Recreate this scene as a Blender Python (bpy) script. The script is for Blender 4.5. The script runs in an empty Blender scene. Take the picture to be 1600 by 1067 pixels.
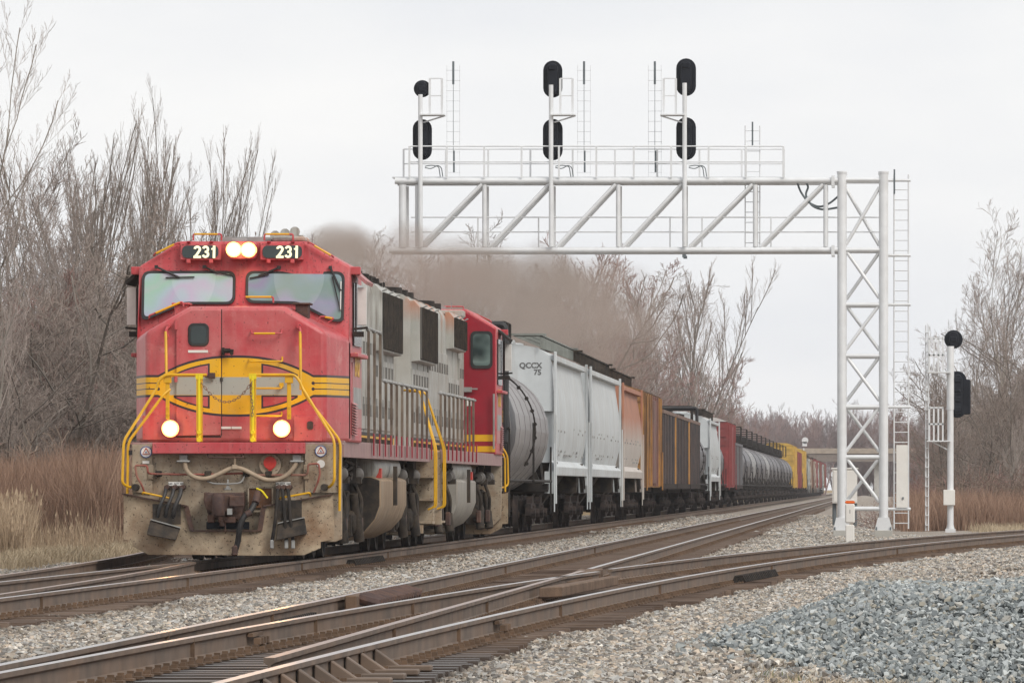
import bpy, math, random
import numpy as np
from mathutils import Vector, Matrix, Euler
R = math.radians
rnd = random.Random(7)
scn = bpy.context.scene
col = scn.collection
F = 10700.0; VX = 1375.0; HY = 762.0; HC = 1.09      # focal length in photo pixels, vanishing point of the line, horizon, eye height

# ---------------------------------------------------------------- camera, sky, light
cd = bpy.data.cameras.new('camera'); cam = bpy.data.objects.new('camera', cd); col.objects.link(cam)
cam.location = (0, 0, HC); cam.rotation_euler = (R(90), 0, 0)
cd.sensor_width = 36; cd.lens = 36*F/1600
cd.shift_x = -(VX-800)/1600; cd.shift_y = (HY-533.5)/1600
cd.clip_start = 1; cd.clip_end = 6000
scn.camera = cam

w = bpy.data.worlds.new('World'); scn.world = w; w.use_nodes = True
nt = w.node_tree; nt.nodes.clear()
o_ = nt.nodes.new('ShaderNodeOutputWorld'); bg = nt.nodes.new('ShaderNodeBackground')
sky = nt.nodes.new('ShaderNodeTexSky'); sky.sky_type = 'NISHITA'; sky.sun_disc = False
sky.sun_elevation = R(40); sky.sun_rotation = R(139); sky.dust_density = 4
tc = nt.nodes.new('ShaderNodeTexCoord'); mp = nt.nodes.new('ShaderNodeMapping'); mp.inputs['Scale'].default_value = (1, 1, 3.2)
nz = nt.nodes.new('ShaderNodeTexNoise'); nz.inputs['Scale'].default_value = 9; nz.inputs['Detail'].default_value = 5
rp = nt.nodes.new('ShaderNodeValToRGB'); rp.color_ramp.elements[0].position = .3; rp.color_ramp.elements[1].position = .7
rp.color_ramp.elements[0].color = (5.65, 5.80, 6.08, 1); rp.color_ramp.elements[1].color = (6.95, 6.92, 6.84, 1)
mx = nt.nodes.new('ShaderNodeMix'); mx.data_type = 'RGBA'; mx.inputs[0].default_value = .97
L_ = nt.links.new
L_(tc.outputs['Generated'], mp.inputs[0]); L_(mp.outputs[0], nz.inputs['Vector']); L_(nz.outputs[0], rp.inputs[0])
L_(sky.outputs[0], mx.inputs[6]); L_(rp.outputs[0], mx.inputs[7]); L_(mx.outputs[2], bg.inputs['Color'])
bg.inputs['Strength'].default_value = .1
L_(bg.outputs[0], o_.inputs[0])
sd = bpy.data.lights.new('sun', 'SUN'); sd.energy = 1.5; sd.angle = R(25); sd.color = (1, .96, .9)
sun = bpy.data.objects.new('sun', sd); col.objects.link(sun)
# the soft sun is behind the camera, to the right
sun.rotation_euler = Vector((.62, -.72, .80)).to_track_quat('Z', 'Y').to_euler()
scn.view_settings.view_transform = 'Standard'; scn.view_settings.look = 'None'
scn.view_settings.exposure = .54; scn.view_settings.gamma = 1; scn.view_settings.use_curve_mapping = False
scn.render.engine = 'CYCLES'
cy = scn.cycles
cy.max_bounces = 6; cy.diffuse_bounces = 3; cy.glossy_bounces = 3; cy.transparent_max_bounces = 8; cy.volume_bounces = 1
cy.volume_step_rate = 1.0; cy.volume_max_steps = 96
cy.use_denoising = True

# ---------------------------------------------------------------- helpers
class MB:
    """collects shapes and links them as one mesh object"""
    def __init__(s): s.v = []; s.f = []
    def add(s, vs, fs):
        o = len(s.v); s.v += [tuple(p) for p in vs]; s.f += [tuple(i+o for i in f) for f in fs]; return s
    def box(s, x0, x1, y0, y1, z0, z1):
        return s.add([(x0,y0,z0),(x1,y0,z0),(x1,y1,z0),(x0,y1,z0),(x0,y0,z1),(x1,y0,z1),(x1,y1,z1),(x0,y1,z1)],
                     [(0,3,2,1),(4,5,6,7),(0,1,5,4),(1,2,6,5),(2,3,7,6),(3,0,4,7)])
    def cb(s, c, d): return s.box(c[0]-d[0]/2, c[0]+d[0]/2, c[1]-d[1]/2, c[1]+d[1]/2, c[2]-d[2]/2, c[2]+d[2]/2)
    def bar(s, a, b, wx, wz):
        a = Vector(a); b = Vector(b); t = (b-a).normalized()
        up = Vector((0,0,1)) if abs(t.z) < .95 else Vector((0,1,0))
        u = t.cross(up).normalized(); v = u.cross(t)
        vs = [p + u*sx*wx/2 + v*sz*wz/2 for p in (a, b) for sx, sz in ((-1,-1),(1,-1),(1,1),(-1,1))]
        return s.add(vs, [(0,1,2,3),(7,6,5,4),(0,4,5,1),(1,5,6,2),(2,6,7,3),(3,7,4,0)])
    def tube(s, pts, r, n=8, r1=None):
        pts = [Vector(p) for p in pts]; k = len(pts)
        if k < 2: return s
        tg = [(pts[min(i+1,k-1)]-pts[max(i-1,0)]).normalized() for i in range(k)]
        up = Vector((0,0,1)) if abs(tg[0].z) < .9 else Vector((0,1,0))
        u = tg[0].cross(up).normalized(); vs = []
        for i in range(k):
            u = (u - tg[i]*u.dot(tg[i])); u = u.normalized() if u.length > 1e-5 else tg[i].orthogonal().normalized()
            v = tg[i].cross(u); rr = r if r1 is None else r+(r1-r)*i/(k-1)
            vs += [pts[i] + (u*math.cos(2*math.pi*j/n)+v*math.sin(2*math.pi*j/n))*rr for j in range(n)]
        fs = [(i*n+j, i*n+(j+1)%n, (i+1)*n+(j+1)%n, (i+1)*n+j) for i in range(k-1) for j in range(n)]
        fs += [tuple(range(n))[::-1], tuple((k-1)*n+j for j in range(n))]
        return s.add(vs, fs)
    def prism(s, poly, d):
        """poly: list of 3D points, extruded by vector d"""
        n = len(poly); d = Vector(d); P = [Vector(p) for p in poly]
        return s.add(P+[p+d for p in P], [tuple(range(n)), tuple(range(2*n-1, n-1, -1))]+[(i, i+n, (i+1)%n+n, (i+1)%n) for i in range(n)])
    def loft(s, rings, cap=True):
        n = len(rings[0]); vs = [p for r in rings for p in r]
        fs = [(i*n+j, i*n+(j+1)%n, (i+1)*n+(j+1)%n, (i+1)*n+j) for i in range(len(rings)-1) for j in range(n)]
        if cap: fs += [tuple(range(n))[::-1], tuple((len(rings)-1)*n+j for j in range(n))]
        return s.add(vs, fs)
    def lathe(s, prof, axis='y', c=(0,0,0), n=20):
        """prof: (position along axis, radius)"""
        rings = []
        for t, r in prof:
            ring = []
            for j in range(n):
                a = 2*math.pi*j/n; ca, sa = math.cos(a)*r, math.sin(a)*r
                p = {'y': (ca, t, sa), 'x': (t, ca, sa), 'z': (ca, sa, t)}[axis]
                ring.append((c[0]+p[0], c[1]+p[1], c[2]+p[2]))
            rings.append(ring)
        return s.loft(rings)
    def build(s, name, m, parent=None, smooth=False, bevel=0, kind=None, label=None, seg=1):
        me = bpy.data.meshes.new(name); me.from_pydata(s.v, [], s.f); me.update()
        me.materials.append(m)
        fix_normals(me)
        if smooth:
            me.polygons.foreach_set('use_smooth', [True]*len(me.polygons)); me.set_sharp_from_angle(angle=R(38))
        o = bpy.data.objects.new(name, me); col.objects.link(o)
        if parent: o.parent = parent
        if bevel:
            b = o.modifiers.new('bevel', 'BEVEL'); b.width = bevel; b.segments = seg; b.limit_method = 'ANGLE'; b.angle_limit = R(35)
        if kind: o['kind'] = kind
        if label: o['label'] = label
        return o
import bmesh
def fix_normals(me):
    if len(me.polygons) > 60000: return
    bm = bmesh.new(); bm.from_mesh(me); bmesh.ops.recalc_face_normals(bm, faces=bm.faces); bm.to_mesh(me); bm.free()
def tag(o, label, cat, group=None):
    o['label'] = label; o['category'] = cat
    if group: o['group'] = group
    return o
def thing(name, loc, label, cat, group=None, rz=0):
    o = bpy.data.objects.new(name, None); col.objects.link(o); o.location = loc; o.rotation_euler = (0,0,rz)
    o.empty_display_size = .3
    return tag(o, label, cat, group)
def part(name, me, parent, loc=(0,0,0), rot=(0,0,0), label=None):
    o = bpy.data.objects.new(name, me); col.objects.link(o); o.parent = parent; o.location = loc; o.rotation_euler = rot
    if label: o['label'] = label
    return o
def mesh_of(mb, name, m, smooth=False):
    o = mb.build(name, m, smooth=smooth); me = o.data; bpy.data.objects.remove(o); return me
def copy_tree(o, parent=None):
    c = o.copy(); col.objects.link(c)
    if parent: c.parent = parent
    for ch in list(o.children): copy_tree(ch, c)
    return c
def text(name, body, size, m, parent, loc, rot=(R(90),0,0), ext=.002, off=0.0, align='CENTER', sx=1):
    cu = bpy.data.curves.new(name, 'FONT'); cu.body = body; cu.size = size; cu.extrude = ext; cu.offset = off
    cu.align_x = align; cu.align_y = 'CENTER'; cu.materials.append(m)
    cu.resolution_u = 3
    tmp = bpy.data.objects.new(name, cu); me = bpy.data.meshes.new_from_object(tmp); bpy.data.objects.remove(tmp)
    o = bpy.data.objects.new(name, me); col.objects.link(o); o.parent = parent; o.location = loc; o.rotation_euler = rot; o.scale = (sx,1,1)
    return o
def rrect(x0, x1, z0, z1, r, n=4):
    P = []
    for cx, cz, a0 in ((x1-r, z1-r, 0), (x0+r, z1-r, 90), (x0+r, z0+r, 180), (x1-r, z0+r, 270)):
        for k in range(n+1):
            a = R(a0+90*k/n); P.append((cx+r*math.cos(a), cz+r*math.sin(a)))
    return P
def rpoly(pts, r, n=4):
    """2D polygon with rounded corners"""
    out = []; k = len(pts)
    for i in range(k):
        p = Vector(pts[i]); a = (Vector(pts[i-1])-p); b = (Vector(pts[(i+1)%k])-p)
        q = min(r, a.length*.45, b.length*.45); A = p+a.normalized()*q; B = p+b.normalized()*q
        for j in range(n+1):
            t = j/n; out.append(tuple((A*(1-t)**2 + p*2*t*(1-t) + B*t*t)))
    return out

# ---------------------------------------------------------------- node expressions and materials
class E:
    def __init__(s, nt, sock): s.nt = nt; s.k = sock
    def _m(s, op, b=None, c=None):
        n = s.nt.nodes.new('ShaderNodeMath'); n.operation = op
        for i, v in enumerate((s, b, c)):
            if v is None: continue
            if isinstance(v, E): s.nt.links.new(v.k, n.inputs[i])
            else: n.inputs[i].default_value = v
        return E(s.nt, n.outputs[0])
    def __add__(s, b): return s._m('ADD', b)
    def __sub__(s, b): return s._m('SUBTRACT', b)
    def __mul__(s, b): return s._m('MULTIPLY', b)
    def __truediv__(s, b): return s._m('DIVIDE', b)
    def abs(s): return s._m('ABSOLUTE')
    def lt(s, b): return s._m('LESS_THAN', b)
    def gt(s, b): return s._m('GREATER_THAN', b)
    def pow(s, b): return s._m('POWER', b)
    def mn(s, b): return s._m('MINIMUM', b)
    def mx(s, b): return s._m('MAXIMUM', b)
    def inv(s): return (s*-1)+1
class MN:
    def __init__(s, name, rough=.6, metal=0.0, spec=.4):
        s.m = bpy.data.materials.new(name); s.m.use_nodes = True; s.nt = s.m.node_tree
        s.b = s.nt.nodes['Principled BSDF']; s.b.inputs['Roughness'].default_value = rough
        s.b.inputs['Metallic'].default_value = metal; s.b.inputs['Specular IOR Level'].default_value = spec
        s.tc = s.nt.nodes.new('ShaderNodeTexCoord')
    def xyz(s):
        n = s.nt.nodes.new('ShaderNodeSeparateXYZ'); s.nt.links.new(s.tc.outputs['Object'], n.inputs[0])
        return [E(s.nt, n.outputs[i]) for i in range(3)]
    def noise(s, scale, detail=4, vs=(1,1,1), lo=.0, hi=1.0, rough=.55, kind='noise', off=(0,0,0)):
        mp = s.nt.nodes.new('ShaderNodeMapping'); mp.inputs['Scale'].default_value = vs; mp.inputs['Location'].default_value = off
        s.nt.links.new(s.tc.outputs['Object'], mp.inputs[0])
        if kind == 'noise':
            n = s.nt.nodes.new('ShaderNodeTexNoise'); n.inputs['Detail'].default_value = detail; n.inputs['Roughness'].default_value = rough; out = n.outputs[0]
        else:
            n = s.nt.nodes.new('ShaderNodeTexVoronoi'); out = n.outputs[0]
        n.inputs['Scale'].default_value = scale; s.nt.links.new(mp.outputs[0], n.inputs['Vector'])
        if (lo, hi) != (0.0, 1.0):
            r = s.nt.nodes.new('ShaderNodeMapRange'); r.inputs[1].default_value = lo; r.inputs[2].default_value = hi
            s.nt.links.new(out, r.inputs[0]); out = r.outputs[0]
        return E(s.nt, out)
    def mix(s, a, b, f):
        n = s.nt.nodes.new('ShaderNodeMix'); n.data_type = 'RGBA'
        if isinstance(f, E): s.nt.links.new(f.k, n.inputs[0])
        else: n.inputs[0].default_value = f
        for i, v in ((6, a), (7, b)):
            if isinstance(v, tuple): n.inputs[i].default_value = (*v[:3], 1)
            else: s.nt.links.new(v, n.inputs[i])
        return n.outputs[2]
    def color(s, k):
        if isinstance(k, tuple): s.b.inputs['Base Color'].default_value = (*k, 1)
        else: s.nt.links.new(k, s.b.inputs['Base Color'])
        return s
    def rough(s, e): s.nt.links.new(e.k, s.b.inputs['Roughness']); return s
    def bump(s, e, strength=.3, dist=.02):
        n = s.nt.nodes.new('ShaderNodeBump'); n.inputs['Strength'].default_value = strength; n.inputs['Distance'].default_value = dist
        s.nt.links.new(e.k, n.inputs['Height']); s.nt.links.new(n.outputs[0], s.b.inputs['Normal']); return s
MATS = {}
def sc_(c, k): return tuple(min(1, x*k) for x in c)
def mat(name, c, rough=.6, metal=0, var=.18, scale=2.5, dirt=None, amt=.5, dscale=1.3, streak=None, samt=.4, sscale=14, speck=None, bump=0, spec=.4):
    if name in MATS: return MATS[name]
    M = MN(name, rough, metal, spec)
    k = M.mix(sc_(c, 1-var), sc_(c, 1+var), M.noise(scale, 5, lo=.3, hi=.7))
    if dirt: k = M.mix(k, dirt, M.noise(dscale, 6, lo=.42, hi=.72, rough=.65)*amt)
    if streak: k = M.mix(k, streak, M.noise(sscale, 4, vs=(1, 1, .06), lo=.48, hi=.7)*samt)
    if speck: k = M.mix(M.mix(k, speck, M.noise(28, 3, lo=.62, hi=.66)*.85), speck, M.noise(11, 6, lo=.62, hi=.68, rough=.75, vs=(1,1,.7))*.8)
    M.color(k)
    if bump: M.bump(M.noise(30, 4), bump, .02)
    MATS[name] = M.m; return M.m
def emit(name, c, s):
    M = MN(name); M.b.inputs['Base Color'].default_value = (*c, 1); M.b.inputs['Emission Color'].default_value = (*c, 1); M.b.inputs['Emission Strength'].default_value = s
    return M.m
def stone_mat(name, cols, each=False):
    M = MN(name, .85, spec=.25); g = M.nt.nodes.new('ShaderNodeObjectInfo' if each else 'ShaderNodeNewGeometry')
    r = M.nt.nodes.new('ShaderNodeValToRGB'); r.color_ramp.interpolation = 'CONSTANT'; el = r.color_ramp.elements
    el[0].position = 0; el[0].color = (*cols[0], 1); el[1].position = 1/len(cols); el[1].color = (*cols[1], 1)
    for i, c in enumerate(cols[2:]): e = el.new((i+2)/len(cols)); e.color = (*c, 1)
    M.nt.links.new(g.outputs['Random' if each else 'Random Per Island'], r.inputs[0])
    k = M.mix(r.outputs[0], (0,0,0), M.noise(40, 3, lo=.3, hi=.9)*.25)
    gp = M.nt.nodes.new('ShaderNodeNewGeometry'); sx = M.nt.nodes.new('ShaderNodeSeparateXYZ'); M.nt.links.new(gp.outputs['Position'], sx.inputs[0])
    nw = M.nt.nodes.new('ShaderNodeTexNoise'); nw.inputs['Scale'].default_value = .45; nw.inputs['Detail'].default_value = 5; M.nt.links.new(gp.outputs['Position'], nw.inputs['Vector'])
    if not each:
        px_ = E(M.nt, sx.outputs[0]); nn = E(M.nt, nw.outputs[0])
        near = (((px_+9.47).abs()*-1+2.3).mn((px_+9.47)*0+1)).mx(((px_+4.68).abs()*-1+2.1)).mx(0).mn(1)
        py_ = E(M.nt, sx.outputs[1]); oil = near*((py_*-1+54+nn*8)*.25).mx(0).mn(1)
        k = M.mix(k, (.11,.08,.055), (near*((nn-.30)*3.2).mx(0).mn(1)*.75)); k = M.mix(k, (.20,.16,.12), ((nn-.52)*4).mx(0).mn(1)*.35); k = M.mix(k, (.03,.027,.025), oil*.8)
    M.color(k); return M.m

RED = (.46, .055, .064); FADE = (.52, .20, .19); YEL = (.74, .39, .008); BLK = (.025, .023, .028); SILV = (.36, .36, .34)
DUST = (.34, .27, .19)
m_red = mat('red_paint', RED, .42, var=.1, dirt=FADE, amt=.4, dscale=1.1, streak=FADE, samt=.3, speck=(.12,.03,.03))
m_dkred = mat('deep_red_paint', (.27, .010, .022), .4, var=.15, dirt=(.2,.03,.04), amt=.5)
m_pink = mat('faded_red_paint', (.42, .17, .17), .55, dirt=(.22,.13,.11), amt=.6, streak=(.45,.3,.27))
m_maroon = mat('grimy_red_sill_paint', (.3, .17, .17), .6, dirt=(.2,.15,.13), amt=.6, streak=(.34,.24,.18), samt=.6)
m_yel = mat('yellow_paint', (.68, .37, .01), .4, var=.1, dirt=(.3,.13,.02), amt=.25, dscale=6)
m_byel = mat('bright_yellow_paint', (.78, .62, .01), .35, var=.1, dirt=(.4,.3,.02), amt=.3, dscale=5)
m_silver = mat('silver_grey_paint', (.40, .40, .375), .5, dirt=(.22,.18,.135), amt=.7, dscale=.9, streak=(.15,.12,.095), samt=.8)
M = MN('silver_paint_with_rusty_roof', .5); x, y, z = M.xyz()
k = M.mix((.33,.33,.30), (.43,.43,.40), M.noise(2.5,5,lo=.3,hi=.7)); k = M.mix(k, (.26,.22,.17), M.noise(.8,6,lo=.42,hi=.72)*.5); k = M.mix(k, (.2,.17,.14), M.noise(14,4,vs=(1,1,.06),lo=.48,hi=.7)*.5)
k = M.mix(k, (.42,.19,.11), M.noise(.9,5,lo=.46,hi=.58)*((z-4.15)*2.2).mx(0).mn(.95)); M.color(k); m_silver_rust = M.m
m_pilot = mat('dusty_pilot_paint', (.36, .30, .225), .8, var=.22, scale=4, dirt=(.19,.11,.06), amt=.85, dscale=1.9, speck=(.06,.04,.028), streak=(.25,.17,.1), samt=.35, bump=.2)
m_plow = mat('dusty_plow_paint', (.38, .30, .21), .85, var=.25, scale=5, dirt=(.19,.10,.05), amt=.95, dscale=1.8, speck=(.05,.033,.02), bump=.3)
m_black = mat('black_rubber', (.018,.018,.02), .55, dirt=(.08,.065,.05), amt=.4)
m_grime = mat('grimy_black_steel', (.022,.02,.019), .7, dirt=(.08,.06,.045), amt=.45, dscale=4, bump=.15, spec=.15)
m_under = mat('dusty_underframe_steel', (.032,.028,.025), .8, dirt=(.11,.08,.055), amt=.6, dscale=5, bump=.2, spec=.15)
m_coupler = mat('rusty_coupler_steel', (.06,.035,.03), .75, var=.35, scale=9, dirt=(.15,.075,.045), amt=.7, dscale=5, bump=.35)
m_tank = mat('dusty_fuel_tank_paint', (.27,.19,.12), .7, dirt=(.33,.27,.2), amt=.6, dscale=1.2, streak=(.13,.08,.05), samt=.8, sscale=7)
m_grey = mat('grey_steel', (.3,.3,.29), .5, dirt=(.14,.12,.1), amt=.5, dscale=3)
m_grille = mat('dark_radiator_mesh', (.10,.093,.085), .7, streak=(.15,.13,.11), samt=.8, sscale=9)
m_white = mat('white_plastic', (.72,.7,.66), .5, var=.05, dirt=(.5,.45,.38), amt=.3)
m_cream = emit('lit_number_glass', (.85,.82,.55), .35)
m_rail = mat('rail_web_steel', (.14,.105,.082), .75, var=.3, scale=3, dirt=(.21,.13,.08), amt=.6, dscale=.9, bump=.1)
m_railtop = mat('polished_rail_head', (.5,.47,.45), .3, metal=1, var=.12, scale=6)
m_dullhead = mat('dull_rail_head', (.35,.25,.2), .36, metal=.85, var=.2, scale=6, dirt=(.2,.12,.08), amt=.4)
m_brown = mat('rusty_rail_fittings', (.13,.082,.052), .85, var=.4, scale=3, bump=.3)
m_galv = mat('galvanised_white_steel', (.70,.71,.72), .42, metal=.15, var=.06, scale=3, dirt=(.45,.44,.42), amt=.3)
m_signal = mat('black_signal_enamel', (.012,.014,.02), .5, var=.2, spec=.2)
m_conc = mat('pale_concrete', (.42,.41,.38), .85, dirt=(.3,.28,.24), amt=.6, bump=.2)
m_cable = mat('grey_cable', (.12,.14,.15), .6)
m_lamp = emit('lit_headlight', (1, .88, .62), 9); m_halo = emit('lamp_glow_ring', (1, .5, .16), 1.5)  # the halo's orange emission imitates glow around the lamps

# wooden ties
def tie_mat():
    M = MN('weathered_tie_wood', .9, spec=.2); oi = M.nt.nodes.new('ShaderNodeObjectInfo')
    r = E(M.nt, oi.outputs['Random'])
    k = M.mix((.085,.055,.04), (.27,.20,.155), M.noise(9, 5, vs=(.12,1,1), lo=.35, hi=.7))
    k = M.mix(k, (.05,.032,.025), r*.6); gp = M.nt.nodes.new('ShaderNodeNewGeometry'); sx = M.nt.nodes.new('ShaderNodeSeparateXYZ'); M.nt.links.new(gp.outputs['Position'], sx.inputs[0])
    oil = ((E(M.nt, sx.outputs[1])*-1+56)*.2).mx(0).mn(1); k = M.mix(k, (.035,.03,.028), oil*.75); M.rough(oil*-.5+.9)
    M.color(k); M.bump(M.noise(30, 4, vs=(.1,1,1)), .5, .02); return M.m
m_tie = tie_mat()

# nose livery: yellow lens with black outline, grey band, red eyes, striped tails, all as flat paint in the cab's own coordinates
def livery_mat():
    M = MN('nose_livery_paint', .42); x, y, z = M.xyz(); S = 1/104.7
    ax = x.abs(); az = (z - (HC+(HY-603)/104.7)).abs()
    def shape(h0, h1, wd, pw):                      # half height of a lens
        t = ((ax/(wd*S)).mn(1.0).pow(pw)).inv(); return t*((h1-h0)*S) + h0*S
    H = shape(15.5, 46, 121, 2.3)
    outer = az.lt(H + 1.7*S*1.1); yel = az.lt(H - 1.7*S*1.1)
    band = az.lt(14*S)*ax.lt(103*S)
    Hin = shape(13, 36, 104, 2.6)
    eye_o = az.lt(Hin + 1.2*S)*az.gt(14.4*S)*ax.gt(40*S)*ax.lt(97*S)
    eye_i = az.lt(Hin - 1.4*S)*az.gt(17*S)*ax.gt(43*S)*ax.lt(93*S)
    thin = ((az - 4.6*S).abs().lt(.8*S))*ax.gt(121*S)
    dots = (((ax-121*S).pow(2.0) + (az-4.6*S).abs().pow(2.0)).lt((2.6*S)**2))
    red = M.mix(sc_(RED,.93), sc_(RED,1.08), M.noise(2.5, 5, lo=.3, hi=.7))
    red = M.mix(red, FADE, M.noise(1.1, 6, lo=.40, hi=.68, rough=.7)*.62)
    red = M.mix(red, (.6,.3,.27), M.noise(3.2, 8, lo=.56, hi=.68, rough=.75, off=(4,2,1))*.5)
    red = M.mix(red, FADE, M.noise(9, 4, vs=(1,1,.06), lo=.5, hi=.7)*.25); red = M.mix(red, (.25,.05,.05), M.noise(3, 6, vs=(1,1,.4), lo=.55, hi=.8, off=(2,0,0))*.45)
    red = M.mix(red, (.30,.13,.08), ((z*-1+2.3)*1.2).mx(0).mn(1)*M.noise(3,5,lo=.3,hi=.7)*.6)
    yl = M.mix(YEL, (.6,.38,.08), M.noise(2.2, 7, lo=.5, hi=.68, rough=.7)*.6)
    bl = (.04,.028,.035)
    k = M.mix(red, bl, outer); k = M.mix(k, yl, yel); k = M.mix(k, bl, thin.mx(dots)*yel)
    k = M.mix(k, (.36,.36,.32), band); k = M.mix(k, bl, eye_o*yel); k = M.mix(k, red, eye_i)
    k = M.mix(k, (.05,.02,.02), M.noise(26, 3, lo=.66, hi=.69)*.8)
    M.color(k); return M.m
m_livery = livery_mat()
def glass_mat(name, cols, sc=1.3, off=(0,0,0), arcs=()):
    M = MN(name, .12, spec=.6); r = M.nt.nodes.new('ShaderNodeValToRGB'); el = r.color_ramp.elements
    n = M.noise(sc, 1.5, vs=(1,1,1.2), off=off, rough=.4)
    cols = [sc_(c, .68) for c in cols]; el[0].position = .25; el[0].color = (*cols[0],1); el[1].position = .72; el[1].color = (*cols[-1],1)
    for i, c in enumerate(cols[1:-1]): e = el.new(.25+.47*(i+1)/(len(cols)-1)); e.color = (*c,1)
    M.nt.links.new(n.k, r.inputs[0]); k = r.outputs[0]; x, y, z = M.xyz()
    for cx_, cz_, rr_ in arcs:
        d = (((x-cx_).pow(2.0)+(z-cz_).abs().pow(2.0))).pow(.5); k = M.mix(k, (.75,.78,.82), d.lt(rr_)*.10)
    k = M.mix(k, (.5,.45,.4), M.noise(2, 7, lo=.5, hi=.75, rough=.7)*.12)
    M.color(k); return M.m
m_glassL = glass_mat('painted_sheen_glass', [(.40,.62,.52),(.36,.55,.62),(.50,.42,.62),(.40,.56,.62),(.33,.60,.45),(.55,.48,.60),(.25,.38,.55)], 1.5, arcs=((-1.25,4.3,.82),(-.5,4.3,.6)))  # iridescent sheen of the pane painted into its base colour
m_glassR = glass_mat('painted_teal_sheen_glass', [(.13,.22,.20),(.16,.31,.33),(.22,.20,.38),(.17,.30,.36),(.14,.27,.22),(.28,.27,.42),(.2,.3,.4)], 1.3, (3,1,2), arcs=((.55,4.3,.66),(1.25,4.3,.8)))  # darker sheen of this pane, likewise painted as colour gradient
m_dkglass = mat('dark_window_glass', (.02,.03,.03), .12, spec=.6)
m_backglass = glass_mat('greenish_cab_glass', [(.03,.05,.05),(.10,.16,.15),(.22,.30,.28),(.04,.06,.06)], 1.6)
# ================================================================ ground, tracks, ballast
def sstep(a, b, x): t = np.clip((x-a)/(b-a), 0, 1); return t*t*(3-2*t)
TC1 = -9.47; TC2 = -4.68; GH = .755         # track centres, half distance between rail heads
a_ = .0185
def branch(Y):      # offset of the diverging route of track 2 to the right
    d = np.maximum(0, np.asarray(Y, float)-20); return (a_*d)**2*(1+.0007*np.maximum(0, d-60))
def cross(Y):       # diverging route of track 1, to the left
    d = np.maximum(0, np.asarray(Y, float)-47); return (.0213*d)**2
PX, PY = 1.75, 59.5
def pile_h(X, Y):
    r = np.sqrt(((X-PX)/3.35)**2 + ((Y-PY)/7.5)**2); r = r + .05*np.sin(X*2.1+1)*np.cos(Y*.9)
    return .64*np.minimum(1, 2.3*np.clip(1-r, 0, 1)) - .05*np.clip(np.sin(X*3+Y),0,1)*(r<1)
def ground_z(X, Y):
    X = np.asarray(X, float); Y = np.asarray(Y, float)
    right = np.where(Y < 300, -3.3+branch(Y)+1.2, -2.8)
    z = -.25 - .17*sstep(0, 1.6, X-right) - .35*sstep(0, 2.5, (-12.1-cross(np.minimum(Y,150)))-X)
    mid = np.exp(-((X+7.05)/.8)**2)*.03
    gauge = (np.abs(X-TC1) < 1.35) | (np.abs(X-TC2) < 1.3) | ((X > TC2) & (X < TC2+1.35+branch(np.minimum(Y, 300))) & (X > TC2-1.3+branch(np.minimum(Y, 300))) & (Y < 300)) | ((X > TC2) & (X < TC2+1.35+branch(np.minimum(Y, 300))) & (Y < 105))
    z = z - .055*gauge
    return z + mid + .025*np.sin(X*1.7+Y*.31)*np.cos(Y*.23+X*.5)

def grid_mesh(name, xs, ys, zf, m):
    X, Y = np.meshgrid(xs, ys); Z = zf(X, Y); nx, ny = len(xs), len(ys)
    v = np.stack([X.ravel(), Y.ravel(), Z.ravel()], 1)
    i = np.arange(ny-1)[:, None]*nx + np.arange(nx-1)[None]; i = i.ravel()
    f = np.stack([i, i+1, i+nx+1, i+nx], 1)
    me = bpy.data.meshes.new(name); me.from_pydata(v.tolist(), [], f.tolist()); me.materials.append(m)
    me.polygons.foreach_set('use_smooth', [True]*len(me.polygons))
    o = bpy.data.objects.new(name, me); col.objects.link(o); return o
def ground_mat():
    M = MN('gravel_ground', .95, spec=.15); x, y, z = M.xyz()
    k = M.mix((.17,.145,.12), (.40,.35,.30), M.noise(24, 2, kind='vor', lo=.1, hi=.75))
    k = M.mix(k, (.30,.25,.21), M.noise(.3, 4, lo=.4, hi=.65)*.5)
    # worn earth between the ties and dry grass away from the line
    t1 = ((x+9.47).abs()).lt(1.5); t2 = ((x+4.68).abs()).lt(1.4)
    k = M.mix(k, (.13,.095,.07), (t1.mx(t2))*.6)
    gl = ((x*-1)-14.2+M.noise(.5,3)*1.5).gt(0)*1.0; gr = (x-4.5-M.noise(.2,3)*3).gt(0)*((y-175).gt(0))
    dg = M.mix((.26,.20,.12), (.36,.26,.15), M.noise(3, 5, lo=.3, hi=.7))
    k = M.mix(k, dg, gl.mx(gr)); M.color(k); M.bump(M.noise(24, 2, kind='vor'), .8, .04); return M.m
g = grid_mesh('ground', np.concatenate([[-3000,-800,-200,-90], np.arange(-45, -15, 1.5), np.arange(-15, 10, .25), np.arange(10, 45, 2), [60,120,300,900,3000]]),
              np.concatenate([[-50, 0, 20], np.arange(30, 120, .8), np.arange(120, 300, 3), np.arange(300, 1200, 60), [1500, 2500, 5000]]), ground_z, ground_mat())
g['kind'] = 'structure'

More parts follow.
